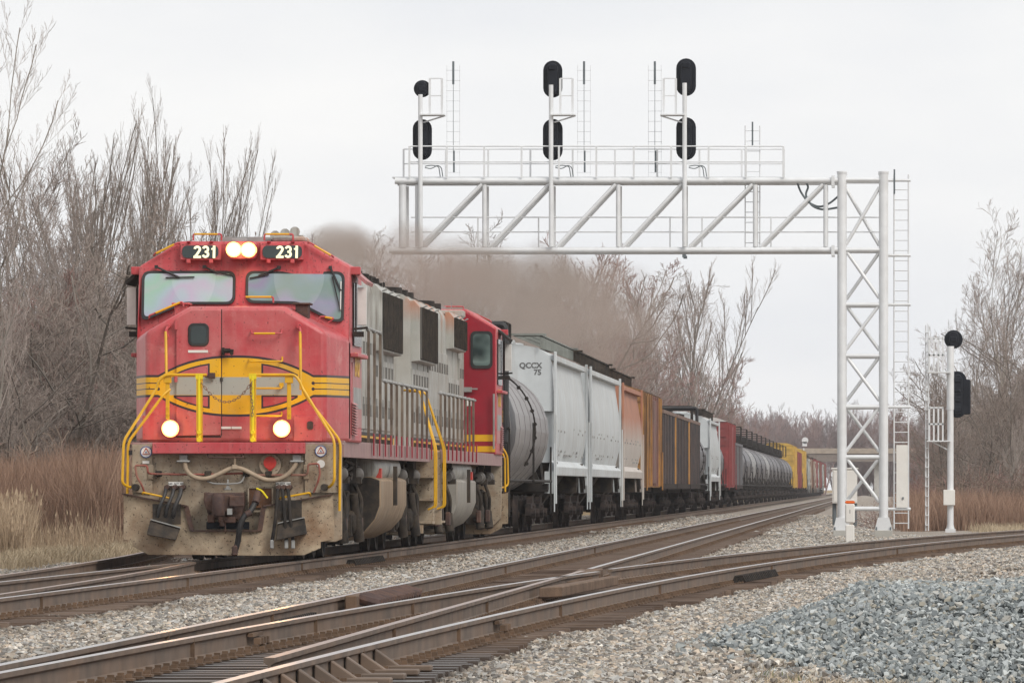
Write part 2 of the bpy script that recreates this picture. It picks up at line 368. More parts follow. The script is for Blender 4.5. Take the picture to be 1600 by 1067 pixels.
m_ballast = stone_mat('tan_ballast', [sc_(c_, 1.32) for c_ in [(.36,.32,.28),(.20,.175,.15),(.46,.42,.37),(.27,.23,.19),(.34,.33,.31),(.12,.105,.09),(.42,.35,.28),(.62,.58,.52),(.22,.215,.20),(.32,.29,.24),(.15,.14,.13),(.40,.385,.36)]])
m_blue = stone_mat('blue_grey_stone', each=True, cols=[tuple(.65*q+.35*sum(c_)/3*1.25 for q in sc_(c_, 1.25)) for c_ in [(.22,.25,.25),(.30,.33,.33),(.17,.195,.20),(.26,.285,.28),(.35,.38,.37),(.20,.23,.235),(.24,.26,.25),(.30,.27,.20),(.155,.175,.18),(.42,.45,.44),(.27,.30,.31),(.33,.33,.30),(.19,.22,.22),(.12,.14,.145),(.38,.36,.31)]])
def stone(rg, r):
    """an angular stone: jittered octahedral hull"""
    ax = rg.uniform(.6, 1.25, 3)*r; ax[2] *= .75
    v = np.array([(1,0,0),(-1,0,0),(0,1,0),(0,-1,0),(0,0,1),(0,0,-1),(.62,.62,.5),(-.62,-.6,.5)], float)
    v = v*ax + rg.uniform(-.28, .28, v.shape)*r
    f = [(0,2,6),(2,4,6),(4,0,6),(1,3,7),(3,4,7),(4,1,7),(0,4,3),(2,1,4),(2,0,5),(1,2,5),(3,1,5),(0,3,5)]
    a, b, c = rg.uniform(0, 6.28, 3); Rm = np.array(Euler((a*.15, b*.15, c)).to_matrix())
    return v@Rm.T, f
def stone_mesh(name, m, seed, n, size, r0, r1):
    rg = np.random.default_rng(seed); V = []; Fc = []
    for k in range(n):
        v, f = stone(rg, rg.uniform(r0, r1)*(1.5 if rg.random() < .06 else .7 if rg.random() < .3 else 1)); off = rg.uniform(-.5, .5, 3)*(size, size, .028); o = len(V)
        if n == 1: off *= 0
        V += (v+off).tolist(); Fc += [tuple(i+o for i in t) for t in f]
    me = bpy.data.meshes.new(name); me.from_pydata(V, [], Fc); me.materials.append(m)
    ob = bpy.data.objects.new(name, me); return ob
def scatter(name, sources, P, rot, scl, idx, kind='stuff', cat=None, label=None):
    """one object whose points carry small meshes (ballast, reeds, far woods)"""
    c = bpy.data.collections.new(name+'_pieces')
    for i, s in enumerate(sources): s.name = '%s_piece_%02d' % (name, i); c.objects.link(s)
    me = bpy.data.meshes.new(name); n = len(P); me.vertices.add(n); me.vertices.foreach_set('co', np.asarray(P, np.float32).ravel())
    a = me.attributes.new('rot', 'FLOAT_VECTOR', 'POINT'); a.data.foreach_set('vector', np.asarray(rot, np.float32).ravel())
    a = me.attributes.new('scl', 'FLOAT', 'POINT'); a.data.foreach_set('value', np.asarray(scl, np.float32))
    a = me.attributes.new('idx', 'INT', 'POINT'); a.data.foreach_set('value', np.asarray(idx, np.int32))
    o = bpy.data.objects.new(name, me); col.objects.link(o)
    ng = bpy.data.node_groups.new(name, 'GeometryNodeTree')
    ng.interface.new_socket('Geometry', in_out='INPUT', socket_type='NodeSocketGeometry')
    ng.interface.new_socket('Geometry', in_out='OUTPUT', socket_type='NodeSocketGeometry')
    N = ng.nodes.new; gi = N('NodeGroupInput'); go = N('NodeGroupOutput')
    ci = N('GeometryNodeCollectionInfo'); ci.inputs['Collection'].default_value = c; ci.inputs['Separate Children'].default_value = True; ci.inputs['Reset Children'].default_value = True
    ip = N('GeometryNodeInstanceOnPoints'); ip.inputs['Pick Instance'].default_value = True
    def at(nm, t):
        q = N('GeometryNodeInputNamedAttribute'); q.data_type = t; q.inputs['Name'].default_value = nm; return q.outputs['Attribute']
    e2r = N('FunctionNodeEulerToRotation'); l = ng.links.new
    l(gi.outputs[0], ip.inputs['Points']); l(ci.outputs[0], ip.inputs['Instance']); l(at('rot','FLOAT_VECTOR'), e2r.inputs[0])
    l(e2r.outputs[0], ip.inputs['Rotation']); l(at('scl','FLOAT'), ip.inputs['Scale']); l(at('idx','INT'), ip.inputs['Instance Index'])
    l(ip.outputs[0], go.inputs[0])
    md = o.modifiers.new('scatter', 'NODES'); md.node_group = ng
    o['kind'] = kind
    if label: o['label'] = label
    return o
rg = np.random.default_rng(3)
def slope_rot(X, Y, h, zf, yaw):
    zx = (zf(X+h, Y)-zf(X-h, Y))/(2*h); zy = (zf(X, Y+h)-zf(X, Y-h))/(2*h)
    out = np.zeros((len(X), 3))
    for i in range(len(X)):
        n = Vector((-zx[i], -zy[i], 1)).normalized()
        q = n.to_track_quat('Z', 'Y') @ Euler((0, 0, yaw[i])).to_quaternion(); out[i] = q.to_euler()
    return out
# ballast in patches
pieces = [stone_mesh('b', m_ballast, 10+i, 130, .62, .020, .036) for i in range(7)]
pts = []
def fill(x0f, x1f, Y0, Y1, st):
    y = Y0
    while y < Y1:
        x = x0f(y)
        while x < x1f(y):
            pts.append((x+rg.uniform(-.5,.5)*st, y+rg.uniform(-.5,.5)*st)); x += st
        y += st
view_l = lambda y: max(-13.2-cross(min(y, 150)), (-20-VX)/F*y)        # only what the frame can show, plus a margin
view_r = lambda y: min((1640-VX)/F*y, 7)
fill(lambda y: view_l(y)-.5, lambda y: view_r(y)+.6, 36, 110, .47)
fill(lambda y: view_l(y)-.5, lambda y: view_r(y)+.6, 110, 190, .6)
fill(lambda y: max(-13.2, view_l(y)), lambda y: min(view_r(y), -.4), 190, 330, .95)
P = np.array(pts); keep = ~((pile_h(P[:,0], P[:,1]) > .1)); P = P[keep]
Z = ground_z(P[:,0], P[:,1]) - .004
yaw = rg.uniform(0, 6.28, len(P)); rot = np.zeros((len(P), 3)); rot[:,2] = yaw
scl = np.where(P[:,1] < 110, 1, np.where(P[:,1] < 190, 1.25, 1.8))*rg.uniform(.92, 1.08, len(P))
scatter('ballast', pieces, np.c_[P, Z], rot, scl, rg.integers(0, 7, len(P)))
# heap of fresh blue-grey stone
n = 64000; X = rg.uniform(PX-3.4, min(PX+3.5, 2.9), n); Y = rg.uniform(48, 67, n); ph = pile_h(X, Y); k = ph > .02
k |= (rg.random(n) < .30*np.clip(1.30-np.sqrt(((X-PX)/3.35)**2+((Y-PY)/7.5)**2), 0, 1)); X, Y, ph = X[k], Y[k], ph[k]
zf = lambda a, b: ground_z(a, b)+pile_h(a, b)
sp = [stone_mesh('s', m_blue, 40+i, 1, .0, .024, .030) for i in range(12)]
pr = rg.uniform(-.9, .9, (len(X), 3)); pr[:,2] *= 3.5
scatter('gravel_heap', sp, np.c_[X, Y, zf(X, Y)+rg.uniform(-.012, .03, len(X))], pr, rg.uniform(.55, 1.3, len(X))**1.3, rg.integers(0, 12, len(X)))
hm = mat('heap_core_gravel', (.12,.135,.135), .95)
hc = grid_mesh('gravel_heap_core', np.arange(PX-3.4, PX+3.5, .1), np.arange(51.5, 67.6, .2), lambda a, b: ground_z(a,b)+pile_h(a,b)-.02-.08*(pile_h(a,b)<.01), hm); hc['kind'] = 'stuff'

# ---- rails
PROF = [(-.036,0),(.036,0),(.036,-.032),(.009,-.05),(.009,-.14),(.07,-.16),(.07,-.172),(-.07,-.172),(-.07,-.16),(-.009,-.14),(-.009,-.05),(-.036,-.032)]
def rail(xf, Y0, Y1, parent, step=3.0, head=None, label=None, name='rail', dz=0):
    ys = np.arange(Y0, Y1+step, step); ys[-1] = Y1; rings = []
    for y in ys:
        x = float(xf(y)); rings.append([(x+px, y, pz+dz) for px, pz in PROF])
    o = MB().loft(rings).build(name, m_rail, parent, label=label)
    o.data.materials.append(head or m_railtop)
    for p in o.data.polygons:
        if p.normal.z > .7 and p.center.z > -.01+dz: p.material_index = 1
    return o
def empty_s(name, label=None):
    o = bpy.data.objects.new(name, None); col.objects.link(o); o['kind'] = 'structure'
    if label: o['label'] = label
    return o
trk1 = empty_s('railway_track', 'far main track under the train'); trk2 = empty_s('railway_track', 'near main track with turnout leaving it to the right')
def conn(*p):     # straight-line interpolation through (Y, X) points
    ys = [q[0] for q in p]; xs = [q[1] for q in p]; return lambda y: np.interp(y, ys, xs)
rail(lambda y: TC1+GH, 40, 1300, trk1, 40); rail(lambda y: TC1-GH, 40, 1300, trk1, 40)
rail(lambda y: TC1-GH-.11-cross(y), 60, 150, trk1, 2, m_dullhead); rail(lambda y: TC1+GH-.085-cross(y), 52, 101, trk1, 2, m_dullhead)
rail(lambda y: TC1+GH-cross(y), 107, 150, trk1, 2, m_dullhead)
rail(lambda y: TC2-GH, 36, 1300, trk2, 40)
FR = 91.0
rail(lambda y: TC2-GH+.085+branch(y), 36, FR-1.5, trk2, 2); rail(lambda y: TC2-GH+branch(y), FR+1.2, 300, trk2, 2)
rail(lambda y: TC2+GH, 44, FR-.6, trk2, 40, m_dullhead); rail(lambda y: TC2+GH, FR+1.2, 1300, trk2, 40)
rail(lambda y: TC2+GH+.10+branch(y), 36, 300, trk2, 2)
# frog casting, guard rails with bolt rows
def fitting(label):
    o = empty_s('turnout_fitting', label); return o
fg = MB()
for s in (-1, 1): fg.prism([(TC2+GH+s*.05+.0, FR-3, -.005), (TC2+GH+s*.16, FR+2.2, -.005), (TC2+GH+s*.16-.07*s, FR+2.2, -.005), (TC2+GH-s*.02, FR-3, -.005)], (0,0,-.16))
fg.prism([(TC2+GH, FR-1.2, 0), (TC2+GH+.11, FR+1.6, 0), (TC2+GH-.05, FR+1.6, 0)], (0,0,-.16))
fg.build('frog', m_brown, trk2, bevel=.01)
gr = MB().box(TC2-GH+.08, TC2-GH+.20, 68.5, 75.5, -.17, .015).box(TC2-GH+.2, TC2-GH+.36, 68.8, 75.2, -.18, -.13)
gr.build('guard_rail', m_brown, trk2, bevel=.012, label='brown guard rail with a row of bolts beside the far rail')
bt = MB()
for i in range(17): bt.tube([(TC2-GH+.19, 68.9+i*.39, -.02), (TC2-GH+.40, 68.9+i*.39, -.08)], .06, 8)
bt.build('bolts', m_coupler, trk2, kind='stuff')
gp = MB().prism([(TC2+GH+.12, 76.5, -.02), (TC2+GH+.34, 77.2, -.02), (TC2+GH+.62, 86.5, -.02), (TC2+GH+.5, 86.5, -.02)], (0,0,-.12))
gp.build('guard_rail', m_brown, trk2, bevel=.012, label='short polished guard rail beside the curved near rail')
bt = MB()
for i in range(16): bt.cb((TC2+GH-.14, 84+i*.45, -.10), (.12,.16,.12))
for i in range(26): bt.cb((TC2+GH+.16, 83.4+i*.3, -.11), (.1,.12,.12))
bt.build('frog_bolts', m_brown, trk2, kind='stuff')

# ---- ties: each its own board; fastenings joined
tie_me = {}
def tie_mesh(L, v):
    k = (round(L,1), v)
    if k not in tie_me:
        rr = random.Random(v*17+int(L*10)); t = rr.uniform(-.03, .03)
        m = MB().box(-L/2+t, L/2+t, -.11-rr.uniform(0,.01), .115, -.36, -.19+rr.uniform(-.012,.008))
        tie_me[k] = mesh_of(m, 'tie', m_tie)
    return tie_me[k]
fast = {1: MB(), 2: MB()}; restt = {1: MB(), 2: MB()}
def fasten(mb, x, y):
    mb.box(x-.17, x+.17, y-.09, y+.09, -.19, -.174)
    for s in (-1, 1):
        mb.box(x+s*.085-.022, x+s*.085+.022, y-.06, y-.02, -.174, -.135); mb.box(x+s*.13-.02, x+s*.13+.02, y+.03, y+.07, -.174, -.145)
        if y < 150: mb.box(x+s*.075-.05, x+s*.075+.05, y+.12, y+.165, -.215, -.155)
cnt = {1: 0, 2: 0}
def lay(tr, tid, Y0, Y1, pitch, xlf, xrf, railsf, limit):
    y = Y0
    while y < Y1:
        xl, xr = xlf(y), xrf(y); Lr = round((xr-xl)*2)/2
        jx = rnd.uniform(-.04, .04)
        if cnt[tid] < limit:
            me = tie_mesh(Lr, rnd.randrange(5)); o = part('tie', me, tr, ((xl+xr)/2+jx, y, 0), (0, 0, rnd.uniform(-.012,.012))); cnt[tid] += 1
        else: restt[tid].box(xl+jx, xr+jx, y-.11, y+.11, -.3, -.19)
        if y < 260:
            for rf in railsf(y): fasten(fast[tid], rf, y)
        y += pitch*rnd.uniform(.96, 1.04)
lay(trk1, 1, 58, 420, .5, lambda y: TC1-1.3-(min(cross(y), 3.6) if y < 105 else 0), lambda y: TC1+1.3,
    lambda y: (TC1+GH, TC1-GH, float(TC1-GH-.11-cross(y)), float(TC1+GH-.085-cross(y))) if y < 98 else (TC1+GH, TC1-GH), 170)
lay(trk1, 1, 105, 148, .5, lambda y: TC1-1.3-cross(y), lambda y: TC1+1.3-max(2.7, cross(y)), lambda y: (float(TC1-GH-.11-cross(y)),), 240)
lay(trk2, 2, 36, 107, .5, lambda y: TC2-1.3, lambda y: TC2+1.32+float(branch(y)),
    lambda y: (TC2-GH, TC2+GH, float(TC2-GH+branch(y)+.085), float(TC2+GH+.1+branch(y))), 300)
lay(trk2, 2, 107, 250, .5, lambda y: TC2-1.3+float(branch(y)), lambda y: TC2+1.35+float(branch(y)),
    lambda y: (float(TC2-GH+branch(y)), float(TC2+GH+.1+branch(y))), 300)
lay(trk2, 2, 107, 420, .5, lambda y: TC2-1.3, lambda y: TC2+1.3 if y > 125 else TC2+1.1, lambda y: (TC2-GH, TC2+GH), 300)
for i, tr in ((1, trk1), (2, trk2)):
    fast[i].build('rail_fastenings', m_brown, tr, kind='stuff')
    if restt[i].v: restt[i].build('far_ties', m_tie, tr, kind='stuff')
# joint bars, rail braces, coil of anchors
jb = MB()
for x, y in ((float(TC2+GH+.1+branch(59)), 59), (TC2-GH+.085+float(branch(54)), 54)):
    jb.box(x+.008, x+.05, y-.45, y+.45, -.075, -.045)
    for k in range(4): jb.box(x+.05, x+.10, y-.36+k*.24, y-.26+k*.24, -.135, -.085)
for xf, ys in ((lambda y: TC1+GH, (62, 71, 86, 103, 121)), (lambda y: TC2-GH, (52, 61, 78, 99, 130)), (lambda y: float(TC2+GH+.1+branch(y)), (47, 55, 66, 80, 100, 128)), (lambda y: TC2+GH, (55, 68)), (lambda y: float(TC2-GH+.085+branch(y)), (50, 58.5, 67)),):
    for y in ys:
        x = xf(y)
        jb.box(x-.0375, x+.0375, y-.012, y+.012, -.17, -.001)
jb.build('joint_bars', m_brown, trk2, kind='stuff')
for i in range(9):
    y = 39.5+i*1.05; x = float(TC2+GH+.1+branch(y))
    MB().prism([(x+.02, y, -.03), (x+.22, y, -.17), (x+.02, y, -.18)], (0,.12,0)).box(x+.1, x+.42, y-.05, y+.17, -.19, -.15).build('rail_brace', m_rail, trk2, bevel=.008)
for y0, xf, n_, tr in ((47.5, lambda y: TC2-GH+.12, 12, trk2), (60, lambda y: TC2-GH+.13, 18, trk2)):
    b = MB()
    for i in range(n_): b.tube([(xf(0)+.0, y0+i*.22, -.09), (xf(0)+.06, y0+i*.22, -.09)], .028, 6)
    b.build('bolt_row', m_grime, tr, kind='stuff')
for y0, xf, tr in ((111, lambda y: TC1+GH+.16, trk1), (91, lambda y: float(TC2+GH+.33+branch(y)), trk2)):
    b = MB()
    for i in range(20):
        y = y0+i*.33; x = xf(y); b.tube([(x-.09, y, -.17), (x-.06, y, -.09), (x+.03, y, -.08), (x+.07, y, -.16)], .022, 5)
    b.build('rail_anchor_coils', m_grime, tr, kind='stuff')
# ================================================================ locomotives
XC = -9.62; Y0 = 101.4; LL = 22.6
def L(x, y, yl):
    s = F/(Y0+yl); return ((x-VX)/s-XC, yl, HC+(HY-y)/s)
def L2(x, y, yl): p = L(x, y, yl); return (p[0], p[2])
def slab(mb, pts2, y0, y1, yz=None):
    """outline in x,z extruded from y0 back to y1; yz(z) leans it"""
    f = yz or (lambda z: 0)
    n = len(pts2)
    mb.loft([[(x, y0+f(z), z) for x, z in pts2], [(x, y1+f(z), z) for x, z in pts2]]); return mb
def roundline(pts, r=.05, n=4):
    """3D polyline with rounded corners"""
    P = [Vector(p) for p in pts]; out = [P[0]]
    for i in range(1, len(P)-1):
        a = P[i-1]-P[i]; b = P[i+1]-P[i]; q = min(r, a.length*.45, b.length*.45); A = P[i]+a.normalized()*q; B = P[i]+b.normalized()*q
        for j in range(n+1): t = j/n; out.append(A*(1-t)**2+P[i]*2*t*(1-t)+B*t*t)
    return out+[P[-1]]
GRP_L = 'diesel locomotives at the head of the train'
lo = thing('locomotive', (XC, Y0, 0), 'leading faded red and silver diesel locomotive with lit headlights and number 231', 'locomotive', GRP_L)

# deck, sills
MB().box(-1.5, 1.5, .35, LL-.35, 1.58, 1.765).build('deck', m_maroon, lo, bevel=.012)
for s in (-1, 1):
    MB().box(*sorted((s*1.5, s*1.56)), 1.6, LL-1.3, 1.55, 1.80).build('side_sill', m_maroon, lo, bevel=.006)
# nose
NZ = [(-1.34,1.765),(1.34,1.765),(1.34,3.42),(.71,3.80),(-.68,3.80),(-1.34,3.42)]
NB = [(-1.6,1.765),(1.6,1.765),(1.6,3.35),(.74,3.80),(-.72,3.80),(-1.6,3.35)]
rings = []
for t, y in ((0,.85),(1,1.95)): rings.append([(a[0]*(1-t)+b[0]*t, y, a[1]*(1-t)+b[1]*t) for a, b in zip(NZ, NB)])
rings.append([(x, 2.35, z) for x, z in NB])
nose = MB().loft(rings).build('nose', m_livery, lo, smooth=True, bevel=.07, seg=3)
door = MB(); dp = [L2(275,693,.8), L2(345,680,.8), L2(345,484,.8), L2(299,484,.8), L2(275,497,.8)]
dp[0] = (dp[0][0], L2(275,681,.8)[1])
slab(door, rpoly(dp, .03, 3), .80, .87); dr = door.build('nose_door', m_livery, lo, smooth=True, bevel=.012, seg=2)
MB().box(L2(345.3,0,.8)[0], L2(346.4,0,.8)[0], .845, .858, L2(0,681,.8)[1], L2(0,483,.8)[1]).box(dp[0][0], L2(345,0,.8)[0], .842, .855, dp[0][1]-.02, dp[0][1]).build('door_seal', m_black, dr)
w_ = MB(); slab(w_, rrect(L2(294,0,.8)[0], L2(326.5,0,.8)[0], L2(0,541,.8)[1], L2(0,505,.8)[1], .08), .775, .83); wf = w_.build('window_frame', m_black, dr, smooth=True, bevel=.01)
w_ = MB(); slab(w_, rrect(L2(298,0,.8)[0], L2(323,0,.8)[0], L2(0,537,.8)[1], L2(0,509,.8)[1], .06), .771, .82); w_.build('window', m_dkglass, dr, smooth=True)
w_ = MB(); slab(w_, rrect(L2(294,0,.8)[0], L2(325,0,.8)[0], L2(0,551,.8)[1], L2(0,547,.8)[1], .004), .79, .81); st_ = w_.build('sticker', m_white, dr)
m_ink = mat('grey_ink', (.12,.12,.12), .7)
hb = MB().cb(L(353,548,.76), (.13,.06,.07)).tube([L(349,543,.76), L(349,555,.76)], .02, 6).tube([L(350,548,.73), L(365,548,.73)], .022, 8).tube([L(362,552,.74), L(362,552,.70)], .03, 8)
hb.build('door_latch', m_grime, dr, smooth=True)
MB().cb(L(331,587,.74), (.10,.05,.09)).tube([L(320,588,.74), L(330,588,.74)], .02, 6).build('door_handle', m_coupler, dr, bevel=.008)
MB().tube([L(346,590,.8), L(346,596,.8)], .022, 7).build('latch_pin', m_black, dr)
for y in (508, 590):
    MB().cb(L(275,y,.8), (.05,.06,.12)).tube([L(274.5,y-7,.77), L(274.5,y+7,.77)], .018, 6).build('hinge', m_red, dr)
# headlight-level vertical stickers of reflecting glass
for x0, x1 in ((345.5, 360.5), (361.5, 377)):
    w_ = MB(); slab(w_, [L2(x0,670,.8), L2(x1,670,.8), L2(x1,666.2,.8), L2(x0,666.2,.8)], .825, .86); w_.build('reflector', m_white, lo)
# side panel doors on the nose
w_ = MB(); slab(w_, [L2(458,689,.8), L2(503,689,.8), L2(503,649.5,.8), L2(458,649.5,.8)], .835, .86); w_.build('sand_box_door', m_livery, lo, bevel=.006)
w_ = MB(); slab(w_, [L2(222,687,.8), L2(262,687,.8), L2(262,649,.8), L2(222,649,.8)], .838, .86); w_.build('sand_box_door', m_livery, lo, bevel=.006)
w_ = MB(); slab(w_, rrect(L2(479.5,0,.8)[0], L2(489,0,.8)[0], L2(0,671,.8)[1], L2(0,658,.8)[1], .03), .82, .85); w_.build('latch', m_coupler, lo)

# cab
def lean(z): return (z-3.3)*.24 if z < 4.44 else .274+(z-4.44)*.02
C1 = L2(216.5,410,2.2); cabF = [(-1.6,1.78),(1.6,1.78),(1.6,4.47),(.92,4.82),(-.98,4.82),(-1.6,4.47)]
cabR = cabF
cab = MB()
ringA = [(x, 2.02+max(0, lean(z)), z) for x, z in [(-1.6,1.78),(1.6,1.78),(1.6,3.3),(1.6,4.44),(.92,4.82),(-.98,4.82),(-1.6,4.44),(-1.6,3.3)]]
ringB = [(x, 4.55, z) for x, z in [(-1.6,1.78),(1.6,1.78),(1.6,3.3),(1.6,4.44),(.92,4.82),(-.98,4.82),(-1.6,4.44),(-1.6,3.3)]]
cab.loft([ringA, ringB]); cabo = cab.build('cab', m_red, lo, bevel=.035, seg=2)
def LW(x, y):   # pixel to x,z on the windshield plane
    return L2(x, y, 2.2)
wl = [LW(368,423), LW(368,476), LW(287,476), LW(222,504), LW(221.5,423)][::-1]
wr = [LW(383.5,423), LW(538.5,424), LW(538,504), LW(519,503), LW(466,475.5), LW(384,474)][::-1]
def inset(poly, d):
    k = len(poly); out = []
    cx = sum(p[0] for p in poly)/k; cz = sum(p[1] for p in poly)/k
    A = sum(poly[i][0]*poly[(i+1)%k][1]-poly[(i+1)%k][0]*poly[i][1] for i in range(k)); sg = 1 if A > 0 else -1
    for i in range(k):
        p0 = Vector(poly[i-1]); p = Vector(poly[i]); p1 = Vector(poly[(i+1)%k])
        a = (p-p0).normalized(); b = (p1-p).normalized(); n1 = Vector((-a.y, a.x))*sg; n2 = Vector((-b.y, b.x))*sg
        q = (n1+n2); q = q/max(.3, q.dot(n1)); out.append(tuple(p+q*d))
    return out
lz = lambda z: (z-3.3)*.24
for poly, gm, lb in ((wl, m_glassL, 'left windshield with painted pastel mint and lilac sheen'), (wr, m_glassR, 'right windshield with painted darker teal sheen')):
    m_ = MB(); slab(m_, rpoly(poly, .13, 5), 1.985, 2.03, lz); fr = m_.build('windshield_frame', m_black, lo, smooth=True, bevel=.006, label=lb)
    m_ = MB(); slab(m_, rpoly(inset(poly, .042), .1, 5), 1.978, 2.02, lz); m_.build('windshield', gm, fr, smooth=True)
# bold digits from flat strokes
def ribbon(mb, pts, wd, yf, t=.004):
    P = [Vector(p) for p in pts]; Lf, Rt = [], []
    for i, p in enumerate(P):
        a = (P[min(i+1,len(P)-1)]-P[max(i-1,0)]).normalized(); n_ = Vector((-a.y, a.x)); Lf.append(p+n_*wd/2); Rt.append(p-n_*wd/2)
    for i in range(len(P)-1):
        q = [Lf[i], Lf[i+1], Rt[i+1], Rt[i]]; mb.add([(v.x, yf(v.y)-t, v.y) for v in q]+[(v.x, yf(v.y)+t, v.y) for v in q], [(0,1,2,3),(7,6,5,4),(0,4,5,1),(1,5,6,2),(2,6,7,3),(3,7,4,0)])
def digits(par, cx, cz, h, yf):
    wd = h*.19; dw = h*.66; x = cx-dw*1.5
    arc = lambda ox, oz, rx, rz, a0, a1, n=12: [(ox+rx*math.cos(R(a0+(a1-a0)*i/n)), oz+rz*math.sin(R(a0+(a1-a0)*i/n))) for i in range(n+1)]
    q = wd/2; r = dw*.46-q
    m = MB(); ox = x+dw/2
    ribbon(m, arc(ox, cz+h/2-q-r*.92, r, r*.92, 172, -28)+[(ox-r*.1, cz-h*.2), (ox-r*.92, cz-h/2+q*1.1)], wd, yf); ribbon(m, [(ox-r-q*.9, cz-h/2+q), (ox+r+q, cz-h/2+q)], wd, yf); m.build('digit', m_cream, par)
    m = MB(); ox = x+dw*1.5; rz = (h/2-q)/2
    ribbon(m, arc(ox, cz+rz+q*.1, r*.92, rz, 165, -80), wd*.95, yf); ribbon(m, arc(ox, cz-rz+q*.1, r, rz, 80, -165), wd, yf); ribbon(m, [(ox-r*.3,cz+q*.1),(ox+r*.25,cz+q*.1)], wd*.8, yf); m.build('digit', m_cream, par)
    m = MB(); ox = x+dw*2.5
    ribbon(m, [(ox+q*.2, cz+h/2), (ox+q*.2, cz-h/2)], wd*1.05, yf); ribbon(m, [(ox-h*.20, cz+h*.22), (ox-h*.05, cz+h*.27), (ox+q*.2, cz+h*.42)], wd*.7, yf); m.build('digit', m_cream, par)
# roof-line box with number boards and headlight
for cx0, cx1, tx, sgn in ((282.5, 346.5, 322, 0), (407, 474.5, 451, 1)):
    x0, z1 = L2(cx0, 380, 2.2); x1, z0 = L2(cx1, 406.5, 2.2)
    m_ = MB(); m_.prism([(x0,2.12,z0),(x1,2.12,z0),(x1,2.17,z1),(x0,2.17,z1)], (0,.2,0)); nb = m_.build('number_board', m_red, lo, bevel=.01)
    p0 = L2(285.5 if not sgn else 411, 384, 2.2); p1 = L2(342 if not sgn else 472.5, 403.5, 2.2)
    m_ = MB(); slab(m_, rrect(p0[0], p1[0], p1[1], p0[1], .07), 2.095, 2.2, lambda z: (z-z0)*.18); m_.build('number_glass', m_grille if 0 else m_dkglass, nb, smooth=True)
    digits(nb, L2(tx,0,2.2)[0], L2(0,394,2.2)[1], .19, lambda z, z0=z0: 2.0935+(z-z0)*.18)
    for bx in (.2, .75):
        xx = x0+(x1-x0)*bx
        MB().box(xx-.03, xx+.03, 2.09, 2.16, z0-.05, z0+.01).build('bracket', m_red, nb, bevel=.008)
        MB().box(xx-.03, xx+.03, 2.12, 2.2, z1-.0, z1+.03).build('bracket', m_dkred, nb, bevel=.008)
    hx0, hx1 = ((302, 346) if not sgn else (413, 458))
    MB().tube(roundline([L(hx0,376,2.4), L(hx0,366,2.4), L(hx1,366,2.4), L(hx1,376,2.4)], .03), .014, 6).build('roof_handrail', m_red, lo, smooth=True)
    MB().tube([L(hx0+2,366,2.39), L(hx1-6,366,2.39)], .0165, 6).build('yellow_grip', m_yel, lo, smooth=True)
def _unused(): pass
def headlight(c, r, parent, name='headlight', energy=0, tgt=(9.6,-100,-.5)):
    MB().lathe([(-.02, r*1.36), (.10, r*1.38)], 'y', c, 20).build('headlight_housing_glow', m_halo, parent, smooth=True)  # housing rim made to emit, imitating the lamp's glow
    h = MB().lathe([(-.055, r*.3), (-.045, r*.8), (-.028, r)], 'y', c, 20).build('headlight', m_lamp, parent, smooth=True)
m_ = MB(); slab(m_, rrect(L2(355,0,2)[0], L2(400,0,2)[0], L2(0,405,2)[1], L2(0,377,2)[1], .07), 1.98, 2.4); hh = m_.build('headlight_box', m_red, lo, smooth=True, bevel=.015, seg=2)
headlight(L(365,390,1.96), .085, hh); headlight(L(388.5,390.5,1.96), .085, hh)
for x in (266, 440):
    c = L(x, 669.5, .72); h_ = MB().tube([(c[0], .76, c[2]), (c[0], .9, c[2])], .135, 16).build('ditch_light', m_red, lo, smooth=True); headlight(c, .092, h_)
# their light: warm spill on the nose and a beam down the line
def lamp(name, kind, loc, e, c=(1,.62,.25), size=.05, rot=None, ang=20):
    ld = bpy.data.lights.new(name, kind); ld.energy = e; ld.color = c; ld.shadow_soft_size = size
    if kind == 'SPOT': ld.spot_size = R(ang); ld.spot_blend = .8
    o = bpy.data.objects.new(name, ld); col.objects.link(o); o.parent = lo; o.location = loc
    if rot: o.rotation_euler = rot
    return o
for x, y, yl, e in ((266,669.5,.72,3.2), (440,669.5,.72,3.2), (376,390,1.92,4)):
    c = L(x, y, yl); lamp('headlight_spill', 'POINT', (c[0], yl-.17, c[2]), e)
    v = Vector((3.4, -60, -1.2)); lamp('headlight_beam', 'SPOT', (c[0], yl-.12, c[2]), 130, (1,.5,.18), .07, v.to_track_quat('-Z','Y').to_euler(), 14)
# wipers
for a, b, c, d in (((244,417),(281,434),(259,434),(304,433)), ((319,417),(341,427),(333,424),(364,431)), ((436,418),(404,431),(390,435),(420,429)), ((516,418),(533,455),(519,432),(533,486))):
    def W(p): q = LW(*p); return (q[0], 1.95+lz(q[1]), q[1])
    MB().tube([W(a), W(b)], .017, 6).tube([W(c), W(d)], .011, 5).cb(W(a), (.05,.05,.05)).build('wiper', m_black, lo)
MB().tube([W((533,440)), W((533,486))], .008, 5).build('wiper_arm', m_white, lo)
